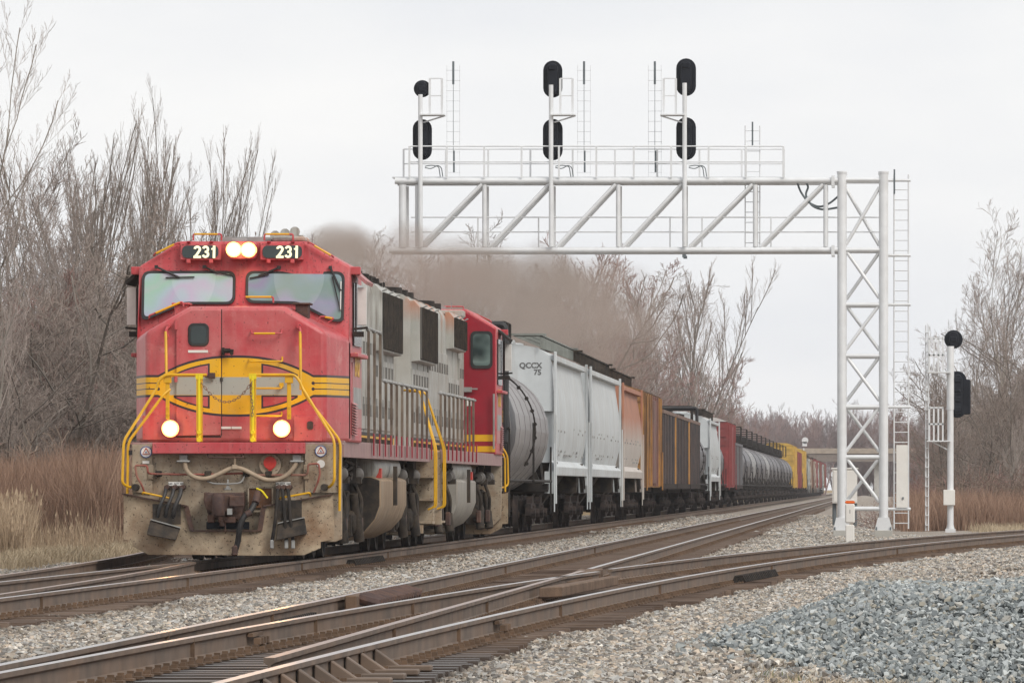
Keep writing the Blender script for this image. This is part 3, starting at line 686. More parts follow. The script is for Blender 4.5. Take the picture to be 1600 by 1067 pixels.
# grab irons on nose and cab: red standoffs, yellow grips
def grab(pts, g0, g1, r=.014, base=m_red, grip=m_yel):
    o = MB().tube(roundline(pts, .03), r, 6).build('grab_iron', base, lo, smooth=True)
    MB().tube([g0, g1], r*1.25, 6).build('yellow_grip', grip, o, smooth=True)
grab([L(380,474,1.9), L(381,464,1.9), L(427,464,1.9), L(427,473,1.9)], L(384,464,1.89), L(424,464,1.89))
grab([L(233,497,1.5), L(233,493,1.45), L(285,471,1.5), L(287,479,1.5)], L(243,489,1.44), L(281,472.5,1.48))
grab([L(495,503,1.5), L(501,494,1.5), L(522,497,1.5), L(512,505,1.5)], L(508,495.5,1.49), L(519,497.5,1.49))
grab([L(240,400,2.25), L(242,396,2.2), L(279,379,2.2), L(280,381,2.25)], L(244,396,2.19), L(272,382,2.19))
grab([L(481,380,2.25), L(484,379,2.2), L(520,400,2.2), L(521,402,2.25)], L(491,384,2.19), L(517,399,2.19))
grab([L(393,517,.85), L(393,521,.74), L(440,521,.74), L(440,515,.85)], L(397,521,.735), L(430,521,.735))
grab([L(390,561,.85), L(390,564.5,.74), L(441,564.5,.74), L(441,558,.85)], L(396,564.5,.735), L(436,564.5,.735), base=m_yel)
grab([L(395,606.5,.74), L(440,606.5,.74), L(440,600,.85)], L(396,606.5,.735), L(436,606.5,.735), base=m_yel)
grab([L(395,649.5,.74), L(440,649.5,.74), L(440,644,.85)], L(396,649.5,.735), L(436,649.5,.735), base=m_yel)
for x in (343, 0):
    if x: MB().cb(L(440,601,.8), (.06,.08,.06)).build('bracket', m_yel, lo)
for x, s in ((262, -1), (468.5, 1)):
    o = MB().lathe([(-.09,.035),(.06,.05)], 'y', L(x-1 if s>0 else x+1,510,.85), 10).tube(roundline([L(x,511,.78), L(x+2*s-1,517,.7), L(x+1,527,.7)], .03), .02, 6).build('handrail_bracket', m_red, lo, smooth=True)
# class vents on the nose sides
for x0 in (273, 462):
    MB().box(L(x0,0,1.6)[0], L(x0+20,0,1.6)[0], 1.55, 1.9, 3.62, 3.84).box(L(x0-4,0,1.6)[0], L(x0+24,0,1.6)[0], 1.5, 1.95, 3.84, 3.87).build('vent_box', m_coupler if x0 > 400 else m_red, lo, bevel=.01)
# small fittings on roof edge
for x0, x1 in ((362, 385), (415, 425), (442, 466)):
    a = L(x0, 376.5, 2.6); b = L(x1, 373, 2.6); MB().box(a[0], b[0], 2.5, 2.9, a[2]-.03, b[2]).build('roof_plate', m_grey, lo, bevel=.006)
# front handrails in yellow
yr = .021
def rl(*pts, r=.1): return roundline([L(*p) for p in pts], r, 5)
for a in (
    [(323,585.5,.45),(258,585.5,.45),(247,597,.45),(245,607,.45),(193,689,.15),(191,755,.1),(201,761,.2),(213,761,.4)],
    [(266,608,.5),(256,616,.45),(200,691,.3),(199,771,.3)],
    [(389,585.5,.45),(461,585.5,.45),(469,597,.45),(473,607,.45),(522.5,687,.15),(522.5,752,.1),(515,761.5,.2),(500,762,.4)],
    [(472,606,.5),(480,622,.45),(532,689,.3),(530.5,798,.3)]):
    MB().tube(rl(*a), yr, 8).build('front_handrail', m_yel, lo, smooth=True)
for x, y1 in ((260, 578),(470,603)):
    MB().tube([L(x-1,518,.7), L(x,y1+6,.55)], .021, 8).build('upright_grab_rail', m_yel, lo, smooth=True)
for x0, x1, m_, r_ in ((256.5,265,m_yel,1), (446,455,m_yel,1)):
    a = L(x0+2.5,650,.5); b = L(x1,586,.5); MB().box(a[0], b[0], .48, .50, a[2]-.05, b[2]).box(a[0]-.03, b[0]+.03, .46, .50, b[2]-.12, b[2]+.02).build('rail_post', m_, lo, bevel=.006)
    for y in (636, 647): MB().lathe([(-.03,.02),(0,.03)], 'y', L((x0+x1)/2+1,y,.5), 8).build('bolt', m_yel, lo)
for x in (312, 395.5):
    a = L(x,690,.5); b = L(x-.5,586,.5)
    o = MB().box(a[0]-.045, a[0]-.022, .44, .52, a[2], b[2]).box(a[0]+.022, a[0]+.045, .44, .52, a[2], b[2]).build('chain_post', m_yel, lo)
    MB().tube([(a[0], .45, a[2]), (b[0], .45, b[2])], .026, 8).box(a[0]-.055, a[0]+.055, .43, .47, b[2]-.06, b[2]+.02).lathe([(.40,.035),(.43,.04)], 'y', (a[0],0,a[2]+.03), 8).lathe([(.40,.03),(.43,.035)], 'y', (a[0],0,a[2]+.14), 8).build('post_cover', m_byel, o, smooth=True)
m_chain = mat('rusty_chain', (.22,.13,.09), .6)
def chain(pts, name='chain'):
    b = MB(); P = pts
    for i in range(len(P)-1):
        a = Vector(P[i]); c = Vector(P[i+1]); t = (c-a); m_ = (a+c)/2; u = t.normalized(); v = u.cross(Vector((0,1,0))) if i % 2 else Vector((0,1,0))
        ring = [m_ + u*math.cos(k*math.pi/4)*t.length*.68 + v*math.sin(k*math.pi/4)*.016 for k in range(9)]; b.tube(ring, .005, 4)
    return b.build(name, m_chain, lo)
cat_ = [L(315+ (394-315)*t, 598+ (1-(2*t-1)**2)*(31) - 2*t, .42) for t in np.linspace(0,1,22)]
chain(cat_); chain([L(393.5-1.5*math.sin(t*6),598+t*52,.4) for t in np.linspace(0,1,11)])
# pilot plate, anticlimber
a = L(238,708.5,.15); b = L(476,691,.15)
MB().box(a[0], b[0], .14, .7, a[2], b[2]-.0).build('anticlimber', m_red, lo, bevel=.008)
MB().box(L(200,0,.3)[0], L(534,0,.3)[0], .36, .8, L(0,691.5,.3)[2]-.02, L(0,691.5,.3)[2]+.004).build('front_step_plate', m_maroon, lo)
pp = [(206,693),(534,693),(534,842),(524,846),(406,846),(300,846),(225,846),(208,830)]
m_ = MB(); slab(m_, [L2(x,y,.36) for x, y in pp][::-1], .38, .46); m_.build('pilot_plate', m_pilot, lo, bevel=.006)
for x0, x1 in ((206,238),(476,534)):
    a = L(x0,770,.34); b = L(x1,693,.34); MB().box(a[0], b[0], .34, .37, a[2], b[2]-.01).build('corner_plate', m_pilot, lo, bevel=.006)
# plow of three faces
def pl(pts, nm):
    P = [L(x, y, .02+abs(x-357)/165*.36) for x, y in pts]
    return MB().prism(P, (0,.025,0)).build(nm, m_plow, lo, bevel=.004)
pl([(193,773),(193,843),(206,844),(207,853),(232,866.5),(300,866.5),(300,829),(291,791)], 'plow_panel')
pl([(300,829.2),(300,866.5),(406,868),(406,829.2)], 'plow_panel')
pl([(406,829),(406,868),(475,867),(501,856),(501,846.5),(525,842),(519,774),(412,791)], 'plow_panel')
for a, b in (((192,771.5),(292,790.5)), ((411,790.5),(519,772.5)), ((300,829),(406,829)), ((291,791),(300,829)), ((412,791),(406,829))):
    MB().bar(L(*a,.0+abs(a[0]-357)/165*.36), L(*b,.0+abs(b[0]-357)/165*.36), .07, .02).build('plow_edge', m_coupler, lo)
a = L(322,826,.3); b = L(389,815,.3); MB().box(a[0], b[0], .34, .42, a[2], b[2]).build('coupler_pocket', m_signal, lo)
# coupler
cp = MB(); zc = .90
cp.box(L(346,0,0)[0], L(366,0,0)[0], -.1, .5, L(0,800,0)[2], L(0,772,0)[2])
cp.prism([L(320,770,.1), L(381,769,.1), L(381,790,.1), L(376,812,.1), L(327,812,.1), L(323,798,.1)][::-1], (0,.3,0))
cp.prism([L(319,768,-.1), L(333,772,-.1), L(333,800,-.1), L(322,796,-.1), L(318,782,-.1)][::-1], (0,.25,0))
c_ = cp.build('coupler', m_coupler, lo, bevel=.02, seg=2)
MB().lathe([(L(0,805,0)[2],.085),(L(0,803,0)[2],.095),(L(0,775,0)[2],.095),(L(0,771,0)[2],.07)], 'z', (L(343.5,0,0)[0], -.22, 0), 14).build('coupler_knuckle', m_coupler, c_, smooth=True)
MB().cb(L(359,799,-.18), (.07,.1,.09)).build('coupler_lock', m_grey, c_)
MB().cb(L(370,783,-.1), (.22,.1,.16)).build('guard_block', m_coupler, c_, bevel=.012)
MB().tube([L(347,812,-.05), L(347,822,-.05)], .04, 8).cb(L(355,812,.0), (.25,.12,.09)).build('coupler_guard', m_coupler, c_, bevel=.012)
MB().cb(L(330,810,.0), (.10,.1,.12)).build('guard_block', m_coupler, c_, bevel=.012)
MB().tube([L(356,749,.25), L(356,764,.2)], .014, 6).cb(L(356,762,.2), (.05,.05,.05)).tube([L(351,764,.2), L(361,764,.2)], .016, 6).build('uncoupling_pin', m_grey, c_)
MB().tube([L(352+2*math.sin(i*1.3)*0,815+i*3,-.05) for i in range(6)], .008, 5).build('pin_chain', m_coupler, c_)
# MU hose, cut lever, hoses
mu = [(289,722),(290,733),(296,741),(306,746.5),(318,748.5),(330,746),(345,739),(357,733),(366,730),(378,732),(392,739),(405,746),(418,750),(432,750),(446,744),(455,736),(461,727),(463,722)]
m_hose = mat('dusty_tan_hose', (.36,.28,.20), .75, dirt=(.2,.14,.09), amt=.5, dscale=6)
MB().tube(roundline([L(x,y,.2) for x, y in mu], .05, 2), .034, 10).build('control_cable', m_hose, lo, smooth=True)
for x in (287, 464): MB().cb(L(x,720.5,.25), (.19,.2,.025)).cb(L(x,717,.3), (.12,.12,.12)).build('cable_socket', m_grey, lo, bevel=.006)
MB().cb(L(367,729,.19), (.07,.1,.06)).tube([L(367,713,.25), L(367,730,.25)], .018, 6).build('cable_hook', m_hose, lo)
MB().tube(rl((325,709,.2),(325,714.5,.15),(380,714.5,.15),(380,709,.2),r=.03), .011, 6).build('cable_guard_bar', m_coupler, lo, smooth=True)
for x0, x1, x2 in ((211,231,222),): pass
cl = [(226,770,.25),(222,758,.22),(214,745,.2),(211.5,731,.2),(212,727,.2),(230,727,.2),(231,738,.2),(235,740,.25),(280,741,.28),(330,741,.28),(380,739,.28),(405,742,.28),(478,742,.25),(481,738,.22),(481,725,.2),(498,724,.2),(500,740,.2),(497,752,.2),(490,769,.25)]
MB().tube(rl(*cl, r=.04), .016, 7).build('uncoupling_lever', mat('red_lever_paint', (.25,.07,.05), .6, dirt=(.3,.24,.17), amt=.8, dscale=2), lo, smooth=True)
MB().tube(rl((324,752,.25),(334,755.5,.22),(358,756,.2),(377,754,.22),(382,744,.25),r=.05), .013, 6).build('lever_rod', m_grey, lo, smooth=True)
for x in (235, 478): 
    a = L(x-4,749,.33); b = L(x+5,726,.33); MB().box(a[0], b[0], .31, .34, a[2], b[2]).build('lever_bracket', m_pilot, lo, bevel=.01)
for x in (248,325,385,420): MB().cb(L(x,740,.3), (.10,.1,.09)).build('pipe_clamp', m_under, lo, bevel=.015)
for xs, ys, tilt in (((259,271,283), 761, 0), ((434,441.5,450), 761, 1)):
    for i, x in enumerate(xs):
        MB().lathe([(.1,.034),(.36,.04)], 'y', L(x,ys,.0)[:1]+(0,)+L(x,ys,.2)[2:], 10).cb(L(x,ys+2,.14), (.045,.06,.08)).build('hose_fitting', m_coupler, lo, smooth=True)
        if not tilt: pts = [(x,764,.12),(x-1,772,.06),(x-9,790,.0),(x-12,804,.02),(x-13,811,.08)]
        else: pts = [(x,764,.12),(x+[-1,1,2][i],780,.04),(x+[-4,4,4][i],815,-.02),(x+[-9,6,8][i],846,.0)]
        MB().tube(roundline([L(*p) for p in pts], .1), .026 if i < 2 or tilt else .032, 8).build('air_hose', m_black if not tilt else m_grime, lo, smooth=True)
        if tilt: MB().cb(L(pts[-1][0],850,.0), (.055,.08,.13)).build('hose_coupling', m_grey, lo, bevel=.012)
    xa = 263 if not tilt else 431; a = L(xa,758.5,.3); b = L(xa+23 if not tilt else xa+23,752.5,.3)
    pz = MB().box(a[0], b[0], .31, .335, a[2], b[2]).build('hose_label', m_white, lo)
    text('lettering', 'A&R  ACT  MR' if not tilt else 'MR  ACT  A&R', .036, m_ink, pz, ((a[0]+b[0])/2, .308, (a[2]+b[2])/2), ext=.001, off=.0008)
# train line brake hose in its opening
a = L(389,793,.3); b = L(425,761,.3); MB().box(a[0], b[0], .33, .36, a[2], b[2]).build('hose_opening', mat('opening_rusty_brown', (.16,.07,.03), .8, dirt=(.03,.02,.02), amt=.9, dscale=4), lo)
for q0, q1 in (((387,760),(427,762.5)), ((387,760),(389,795)), ((424.5,760),(427,790)), ((387,797),(427,799.5))):
    a = L(q0[0],q1[1],.3); b = L(q1[0],q0[1],.3); MB().box(a[0], b[0], .30, .35, a[2], b[2]).build('opening_frame', m_pilot, lo)
MB().tube(rl((404,768,.2),(400,782,.05),(392,798,-.05),(380,807,-.1),(374,825,-.1),(372,846,-.02),(367,862,0.0),r=.12), .043, 10).build('brake_hose', m_black, lo, smooth=True)
MB().tube([L(403,770,.15), L(399,786,.0)], .058, 10).tube([L(392,800,-.07), L(384,804,-.09)], .05, 10).build('hose_sleeve', m_coupler, lo, smooth=True)
MB().cb(L(367,860,-.03), (.08,.12,.14)).tube([L(369,851,-.03), L(364,868,-.03)], .035, 8).build('glad_hand', m_coupler, lo, bevel=.015)
MB().tube(rl((401,763,.15),(409,766,.1),(418,778,.1),r=.04), .014, 6).build('yellow_tag_strap', m_byel, lo)
for p in (((223,769),(265,778)), ((437,778),(484,769.5))):
    MB().tube(rl((p[0][0],p[0][1]+3,.2),(p[0][0],p[0][1],.1),(p[1][0],p[1][1],.1),(p[1][0]+1,p[1][1]+5,.2),r=.03), .015, 6).build('step_grab', m_yel, lo, smooth=True)
# step recess boxes on the plow
for P4 in ([(235,812),(282,825),(275,844),(229,835)], [(434,818),(476,809),(480,834),(431,844)]):
    m_ = MB(); fr4 = [L(x,y,.02) for x,y in P4[:2]]+[L(x,y,-.12) for x,y in P4[2:]]
    m_.add(fr4+[L(x,y,.4) for x,y in P4], [(0,1,2,3),(7,6,5,4),(0,4,5,1),(1,5,6,2),(2,6,7,3),(3,7,4,0)])
    m_.build('plow_step', m_under, lo, bevel=.012)
    q = [L(x,y-1,.0) for x,y in P4[:2]]; MB().bar(q[0], q[1], .03, .015).build('step_edge', m_grey, lo)
for x0, x1, y0 in ((239,283,791),(434,472,785)):
    a = L(x0,y0+28,.1); b = L(x1,y0-4,.1); MB().box(a[0], b[0], .03, .06, a[2], b[2]).build('dark_recess', m_under, lo)
# round red-centred cover on the right, emblems
c = L(422,726,.3); MB().lathe([(.30,.16),(.37,.165)], 'y', (c[0],0,c[2]), 24).build('round_cover', m_pilot, lo, smooth=True)
rv = MB().lathe([(.27,.095),(.31,.095)], 'y', (c[0],0,c[2]+.03), 20).prism([(c[0]-.07,.28,c[2]-.02),(c[0]+.07,.28,c[2]-.02),(c[0],.28,c[2]-.11)], (0,.03,0)); rv.build('red_valve_face', mat('bright_red_paint', (.5,.03,.02), .5, dirt=(.2,.1,.07), amt=.5, dscale=5), lo)
m_blu = mat('blue_print', (.05,.1,.3), .5); m_emr = mat('red_print', (.5,.1,.06), .5)
def emblem(x, y, r=.085):
    c = L(x, y, .3); e = MB().lathe([(.325,r),(.345,r)], 'y', (c[0],0,c[2]), 28).build('safety_emblem', m_white, lo)
    def ring(r0, n, m, nm, a0=90, t=.006):
        b = MB().tube([(c[0]+r0*math.cos(R(a0+360*k/n)), .322, c[2]+r0*math.sin(R(a0+360*k/n))) for k in range(n+1)], t, 4); b.build(nm, m, e)
    ring(r*.95, 28, m_blu, 'blue_ring'); ring(r*.70, 3, m_emr, 'red_triangle', 90, .008)
    text('emblem_print', 'A', .05, m_blu, e, (c[0], .318, c[2]-.005), ext=.001); text('emblem_print', 'SAFETY', .022, m_emr, e, (c[0], .318, c[2]-.035), ext=.001)
for k in range(0): pass
emblem(228,706); emblem(501,704.5)
c = L(501,724.5,.3); MB().lathe([(.325,.06),(.345,.06)], 'y', (c[0],0,c[2]), 20).build('worn_emblem', m_white, lo)
for x in (213, 508): MB().lathe([(.05,.05),(.35,.05)], 'y', (L(x,0,.3)[0],0,L(0,761,.3)[2]), 12).build('handrail_socket', m_under, lo, smooth=True)
for x0 in (228,): 
    MB().cb(L(x0,722,.32), (.10,.02,.04)).build('white_mark', m_white, lo)
MB().cb(L(204,707,.3), (.05,.04,.07)).build('dark_slot', m_black, lo)
# exposed lamps aside: sunshade and window on cab sides
for s in (-1, 1):
    m_ = MB().prism([(s*1.6,2.5,4.36),(s*1.6,2.5,4.42),(s*1.84,2.5,4.22),(s*1.82,2.5,4.17)], (0,1.3,0)); m_.build('sunshade', m_pink if s > 0 else m_grime, lo)
    MB().cb((s*1.66,2.52,4.38), (.16,.12,.12)).build('sunshade_bracket', m_red, lo, bevel=.01)
    MB().box(*sorted((s*1.60,s*1.63)), 2.7, 4.2, 3.25, 4.2).build('side_window', m_dkglass, lo)
    MB().box(*sorted((s*1.68,s*1.82)), 2.62, 2.66, 3.56, 4.13).build('wind_deflector', mat('frosted_deflector', (.6,.58,.55), .5), lo, bevel=.005)
    MB().tube([(s*1.66,2.6,3.4),(s*1.66,2.6,4.2)], .014, 6).tube([(s*1.62,2.6,3.5),(s*1.84,2.6,3.52)], .02, 6).cb((s*1.7,2.6,3.42),(.16,.1,.08)).build('deflector_bracket', m_grime, lo)
    MB().cb((s*1.66,3.3,3.1), (.12,2.0,.06)).build('arm_rest', m_red, lo, bevel=.01)
    MB().box(*sorted((s*1.601,s*1.612)), 2.6, 4.4, 2.02, 3.0).build('side_panel', m_pink, lo)
    MB().box(*sorted((s*1.612,s*1.616)), 2.75, 4.3, 2.32-.02, 2.62).build('grey_patch', m_grey, lo)
    t = text('lettering', 'BNSF', .5, m_yel, lo, (s*1.618, 3.5, 2.95), (R(90),0,R(90)*s), .002, .012, sx=.9)
    b = MB()
    for i in range(12): b.prism([(s*1.61,2.55,2.0-0+i*.0),(0,0,0),(0,0,0)][:0] or [(s*1.61,2.5,1.90+i*.042),(s*1.66,2.5,1.885+i*.042),(s*1.61,2.5,1.925+i*.042)], (0,.7,0))
    b.build('side_louvres', m_pink, lo, kind='stuff')
# rear wall of the cab with door window, seen on the second engine
for s in (-1, 1):
    rw = MB().prism([(s*.2,4.55,1.80),(s*1.585,4.55,1.80),(s*1.585,4.55,4.40),(s*.93,4.55,4.77),(s*.2,4.55,4.77)], (0,.05,0)).build('rear_wall', m_dkred, lo, bevel=.01)
    m_ = MB(); m_.loft([[(x,4.58,z) for x,z in rrect(min(s*1.07,s*1.53),max(s*1.07,s*1.53),3.58,4.36,.1)], [(x,4.63,z) for x,z in rrect(min(s*1.07,s*1.53),max(s*1.07,s*1.53),3.58,4.36,.1)]]); wf = m_.build('door_window_frame', m_black, rw)
    m_ = MB(); m_.loft([[(x,4.6,z) for x,z in rrect(min(s*1.12,s*1.48),max(s*1.12,s*1.48),3.64,4.30,.08)], [(x,4.636,z) for x,z in rrect(min(s*1.12,s*1.48),max(s*1.12,s*1.48),3.64,4.30,.08)]]); m_.build('door_window', m_backglass, rw)
    MB().cb((s*1.02,4.66,3.14), (.16,.08,.1)).tube([(s*1.0,4.68,3.15),(s*1.22,4.68,3.15)], .02, 6).build('door_handle', m_grey, rw)
    MB().cb((s*1.04,4.61,2.88), (.1,.01,.16)).build('notice', m_white, rw)
    for z0, z1 in ((2.06,2.2),(1.84,1.96)): MB().box(*sorted((s*.94,s*1.585)), 4.6, 4.606, z0, z1).build('yellow_band', m_yel, rw)
    MB().tube([(s*1.56,4.7,1.9),(s*1.56,4.72,3.05)], .022, 6).build('cab_handrail', m_grey, lo)

# hood
HW = .93
hp = [(-HW,1.77),(HW,1.77),(HW,4.4)] + [(HW-.26+.26*math.cos(R(a)), 4.42+.26*math.sin(R(a))) for a in (0,22,45,67,90)] + [(-HW+.26-.26*math.cos(R(a)), 4.42+.26*math.sin(R(a))) for a in (90,67,45,22,0)] + [(-HW,4.4)]
hood = MB().loft([[(x,y,z) for x, z in hp] for y in (4.6, 20.9)]).build('hood', m_silver, lo, smooth=True)
for i, y in enumerate(np.arange(5, 20.8, 1.75)):
    MB().loft([[(x*1.012,yy,1.77+(z-1.77)*1.004) for x, z in hp] for yy in (y, y+.05)]).build('hood_seam', m_silver, lo, smooth=True)
for s in (-1, 1):
    # radiator and dynamic brake boxes
    for y0, y1, z0, z1, xx in ((15.9, 20.75, 3.42, 4.56, 1.09), (6.4, 10.4, 3.86, 4.62, 1.08)):
        bx = MB().prism([(s*.9,y0,z0),(s*xx,y0,z0+.02),(s*xx,y0,z1-.12),(s*(xx-.1),y0,z1),(s*.9,y0,z1)], (0,y1-y0,0)).build('radiator_box', m_silver, lo, bevel=.01)
        n_ = 2
        for k in range(n_):
            ya = y0+.1+(y1-y0-.2)*k/n_; yb = ya+(y1-y0-.2)/n_-.06
            MB().box(*sorted((s*xx,s*(xx+.03))), ya, yb, z0+.06, z1-.12).build('radiator_grille', m_grille, bx)
        b = MB()
        for k in range(int((y1-y0)/.18)): b.box(*sorted((s*xx,s*(xx+.04))), y0+.1+k*.18, y0+.115+k*.18, z0+.05, z1-.12)
        b.build('grille_bars', m_under, bx, kind='stuff')
        b = MB()
        for k in range(3): b.tube(roundline([(s*(xx-.02),y0+.2+k*(y1-y0)/3,z1-.1),(s*(xx+.06),y0+.2+k*(y1-y0)/3,z1-.06),(s*(xx+.06),y0+.4+k*(y1-y0)/3,z1-.06),(s*(xx-.02),y0+.4+k*(y1-y0)/3,z1-.1)], .03), .01, 5)
        b.build('lifting_loops', m_grey, bx, kind='stuff')
    # doors along the hood with slots
    for k in range(21):
        y = 5.0+k*.745
        ztop = 3.3 if (15.5 < y or 6 < y < 10.2) else 3.75
        d = MB().box(*sorted((s*HW,s*(HW+.025))), y, y+.68, 2.08, ztop).build('hood_door', m_silver, lo, bevel=.006)
        sl = MB()
        for zz in (2.3, 3.0 if ztop < 3.5 else 3.35):
            for q in (.16, .34, .52): sl.box(*sorted((s*(HW+.025),s*(HW+.031))), y+q-.03, y+q+.03, zz, zz+.2)
        sl.build('door_vents', m_grille, d, kind='stuff')
        MB().tube([(s*(HW+.05),y+.04,2.5),(s*(HW+.05),y+.04,2.62)], .012, 5).build('door_catch', m_grey, d)
    MB().box(*sorted((s*HW,s*(HW+.02))), 4.7, 20.8, 1.80, 1.97).build('yellow_stripe', m_yel, lo)
    MB().box(*sorted((s*HW,s*(HW+.021))), 4.7, 20.8, 1.975, 2.03).build('black_stripe', m_black, lo)
    b = MB()
    for k in range(90): b.box(*sorted((s*(HW+.02),s*(HW+.04))), 5+k*.17, 5.06+k*.17, 1.83, 1.93)
    b.build('sill_bolts', m_under, lo, kind='stuff')
    # handrail with stanchions
    hr = MB().tube([(s*1.5,10.2,2.84),(s*1.5,21.2,2.84)], .024, 8).build('side_handrail', m_grey, lo, smooth=True)
    hr2 = MB().tube(roundline([(s*1.5,6.9,3.62),(s*1.5,10.1,3.6),(s*1.5,10.35,2.84)], .12), .024, 8).build('raised_handrail', m_grey, lo, smooth=True)
    for k in range(12):
        y = 7.2+k*1.27; zt = 3.6 if y < 10.2 else 2.84; par = hr2 if y < 10.2 else hr
        q = MB().box(s*1.51-.02, s*1.51+.02, y-.045, y+.045, 1.8, zt-.03).build('stanchion', mat('rusty_stanchion', (.09,.062,.045), .7, dirt=(.26,.21,.16), amt=.8, dscale=1.6), par)
        MB().cb((s*1.5,y,zt), (.07,.07,.07)).build('rail_ball', m_grey, q, bevel=.02)
        MB().box(s*1.585-.0, s*1.585+.02, y-.06, y+.06, 1.6, 1.95).build('stanchion_foot', m_dkred, q)
    # rear steps, handrails
    MB().box(*sorted((s*1.25,s*1.58)), LL-.62, LL-.55, .42, 1.75).build('rear_step_plate', m_pilot, lo, bevel=.005)
    for z in (.45,.86,1.27): MB().box(*sorted((s*1.2,s*1.6)), LL-1.3, LL-.62, z, z+.04).build('step', m_pilot, lo)
    MB().box(*sorted((s*1.2,s*1.26)), LL-1.3, LL-.6, .42, 1.6).build('step_side', m_under, lo)
    for dy in (0, .5):
        MB().tube(roundline([(s*1.0,LL-.25+.0*dy,2.85),(s*1.3,LL-.25,2.85),(s*1.62,LL-.5-dy,1.8),(s*1.62,LL-.5-dy,.75),(s*1.5,LL-.5-dy,.7)], .1), .018, 8).build('rear_handrail', m_yel, lo, smooth=True)
MB().box(-1.25, 1.25, LL-.55, LL-.45, .25, 1.6).build('rear_pilot', m_pilot, lo, bevel=.01)
for x in (-.45,.45): MB().box(x-.03, x+.03, LL-.42, LL-.36, 1.7, 2.85).build('rear_rail_post', m_yel, lo)
MB().box(-.15, .15, LL-.5, LL+.25, .72, 1.05).build('rear_coupler', m_coupler, lo, bevel=.03)
for x in (-.12,.12): MB().lathe([(20.88,.11),(20.95,.12)], 'y', (x,0,4.45), 14).build('rear_headlight', m_grey, lo)
MB().box(-.5,.5,20.88,20.93,2.0,3.6).build('rear_hood_door', m_silver, lo, bevel=.01)
# roof equipment
for y in (7.2, 9.2): MB().lathe([(4.66,.62),(4.86,.62),(4.87,.5)], 'z', (0,y,0), 24).build('brake_fan', m_grime, lo, smooth=True)
for y in (16.6, 18.2, 19.8): MB().lathe([(4.66,.7),(4.82,.7),(4.83,.6)], 'z', (0,y,0), 24).build('radiator_fan', m_grime, lo, smooth=True)
MB().box(-.45,.45,11.6,12.8,4.62,4.84).build('exhaust_stack', m_grime, lo, bevel=.03)
MB().box(-1.0,1.0,5.2,6.2,4.62,4.76).build('roof_hatch', m_silver_rust, lo, bevel=.02)
b = MB(); 
for i in range(34):
    y = 5+i*.47; xx = rnd.uniform(.35,.8); b.box(xx-.07, xx+.08, y, y+rnd.uniform(.06,.2), 4.6, 4.68+rnd.uniform(.02,.12))
    if i % 3 == 0: b.tube([(.78,y,4.64),(.78,y,4.74),(.78,y+.25,4.74),(.78,y+.25,4.64)], .013, 5)
b.build('roof_fittings', m_grime, lo, kind='stuff')
hn = MB()
for k, x in enumerate((-.3,-.15,0)): hn.lathe([(3.0,.08),(3.06,.04),(3.35,.025)], 'y', (x+.7,0,4.93+.03*k), 10)
hn.box(.3,.8,3.3,3.4,4.8,4.95).build('horn', m_silver, lo, smooth=True)
MB().cb((.65,2.9,4.86), (.5,.9,.09)).build('roof_air_conditioner', m_silver_rust, lo, bevel=.03)
MB().cb((0,3.2,4.86), (.9,.5,.1)).tube([(-.6,3.5,4.8),(-.6,3.5,5.0)], .01, 5).tube([(.9,3.8,4.78),(.9,3.8,4.98)], .01, 5).tube([(.75,4.2,4.78),(.75,4.2,4.95)], .01, 5).build('antenna_plate', m_grey, lo)

# fuel tank, air reservoirs
tp = [(-1.5,1.22),(-1.5,.8),(-1.42,.58),(-1.25,.38),(-.95,.24),(-.5,.18),(.5,.18),(.95,.24),(1.25,.38),(1.42,.58),(1.5,.8),(1.5,1.22),(1.36,1.27),(-1.36,1.27)]
ft = MB().loft([[(x,y,z) for x, z in tp] for y in (10.0, 16.0)]).build('fuel_tank', m_tank, lo, smooth=True, bevel=.02)
MB().loft([[(x*.985,y,.74+(z-.74)*.98) for x, z in tp] for y in (9.97, 9.999)]).build('tank_end', m_under, ft)
for s in (-1,1): MB().box(*sorted((s*1.5,s*1.56)), 12.8, 13.0, .8, 1.45).build('tank_strap', m_under, ft)
for s in (-1,1):
    MB().lathe([(10.1,.05),(10.15,.19),(10.3,.24),(15.5,.24),(15.65,.19),(15.7,.05)], 'y', (s*1.2,0,1.42-.0), 18).build('air_reservoir', m_silver, lo, smooth=True)
    MB().cb((s*1.42,10.6,1.33), (.1,.25,.16)).build('fuel_gauge', mat('bright_red_paint', (.5,.03,.02)), lo)
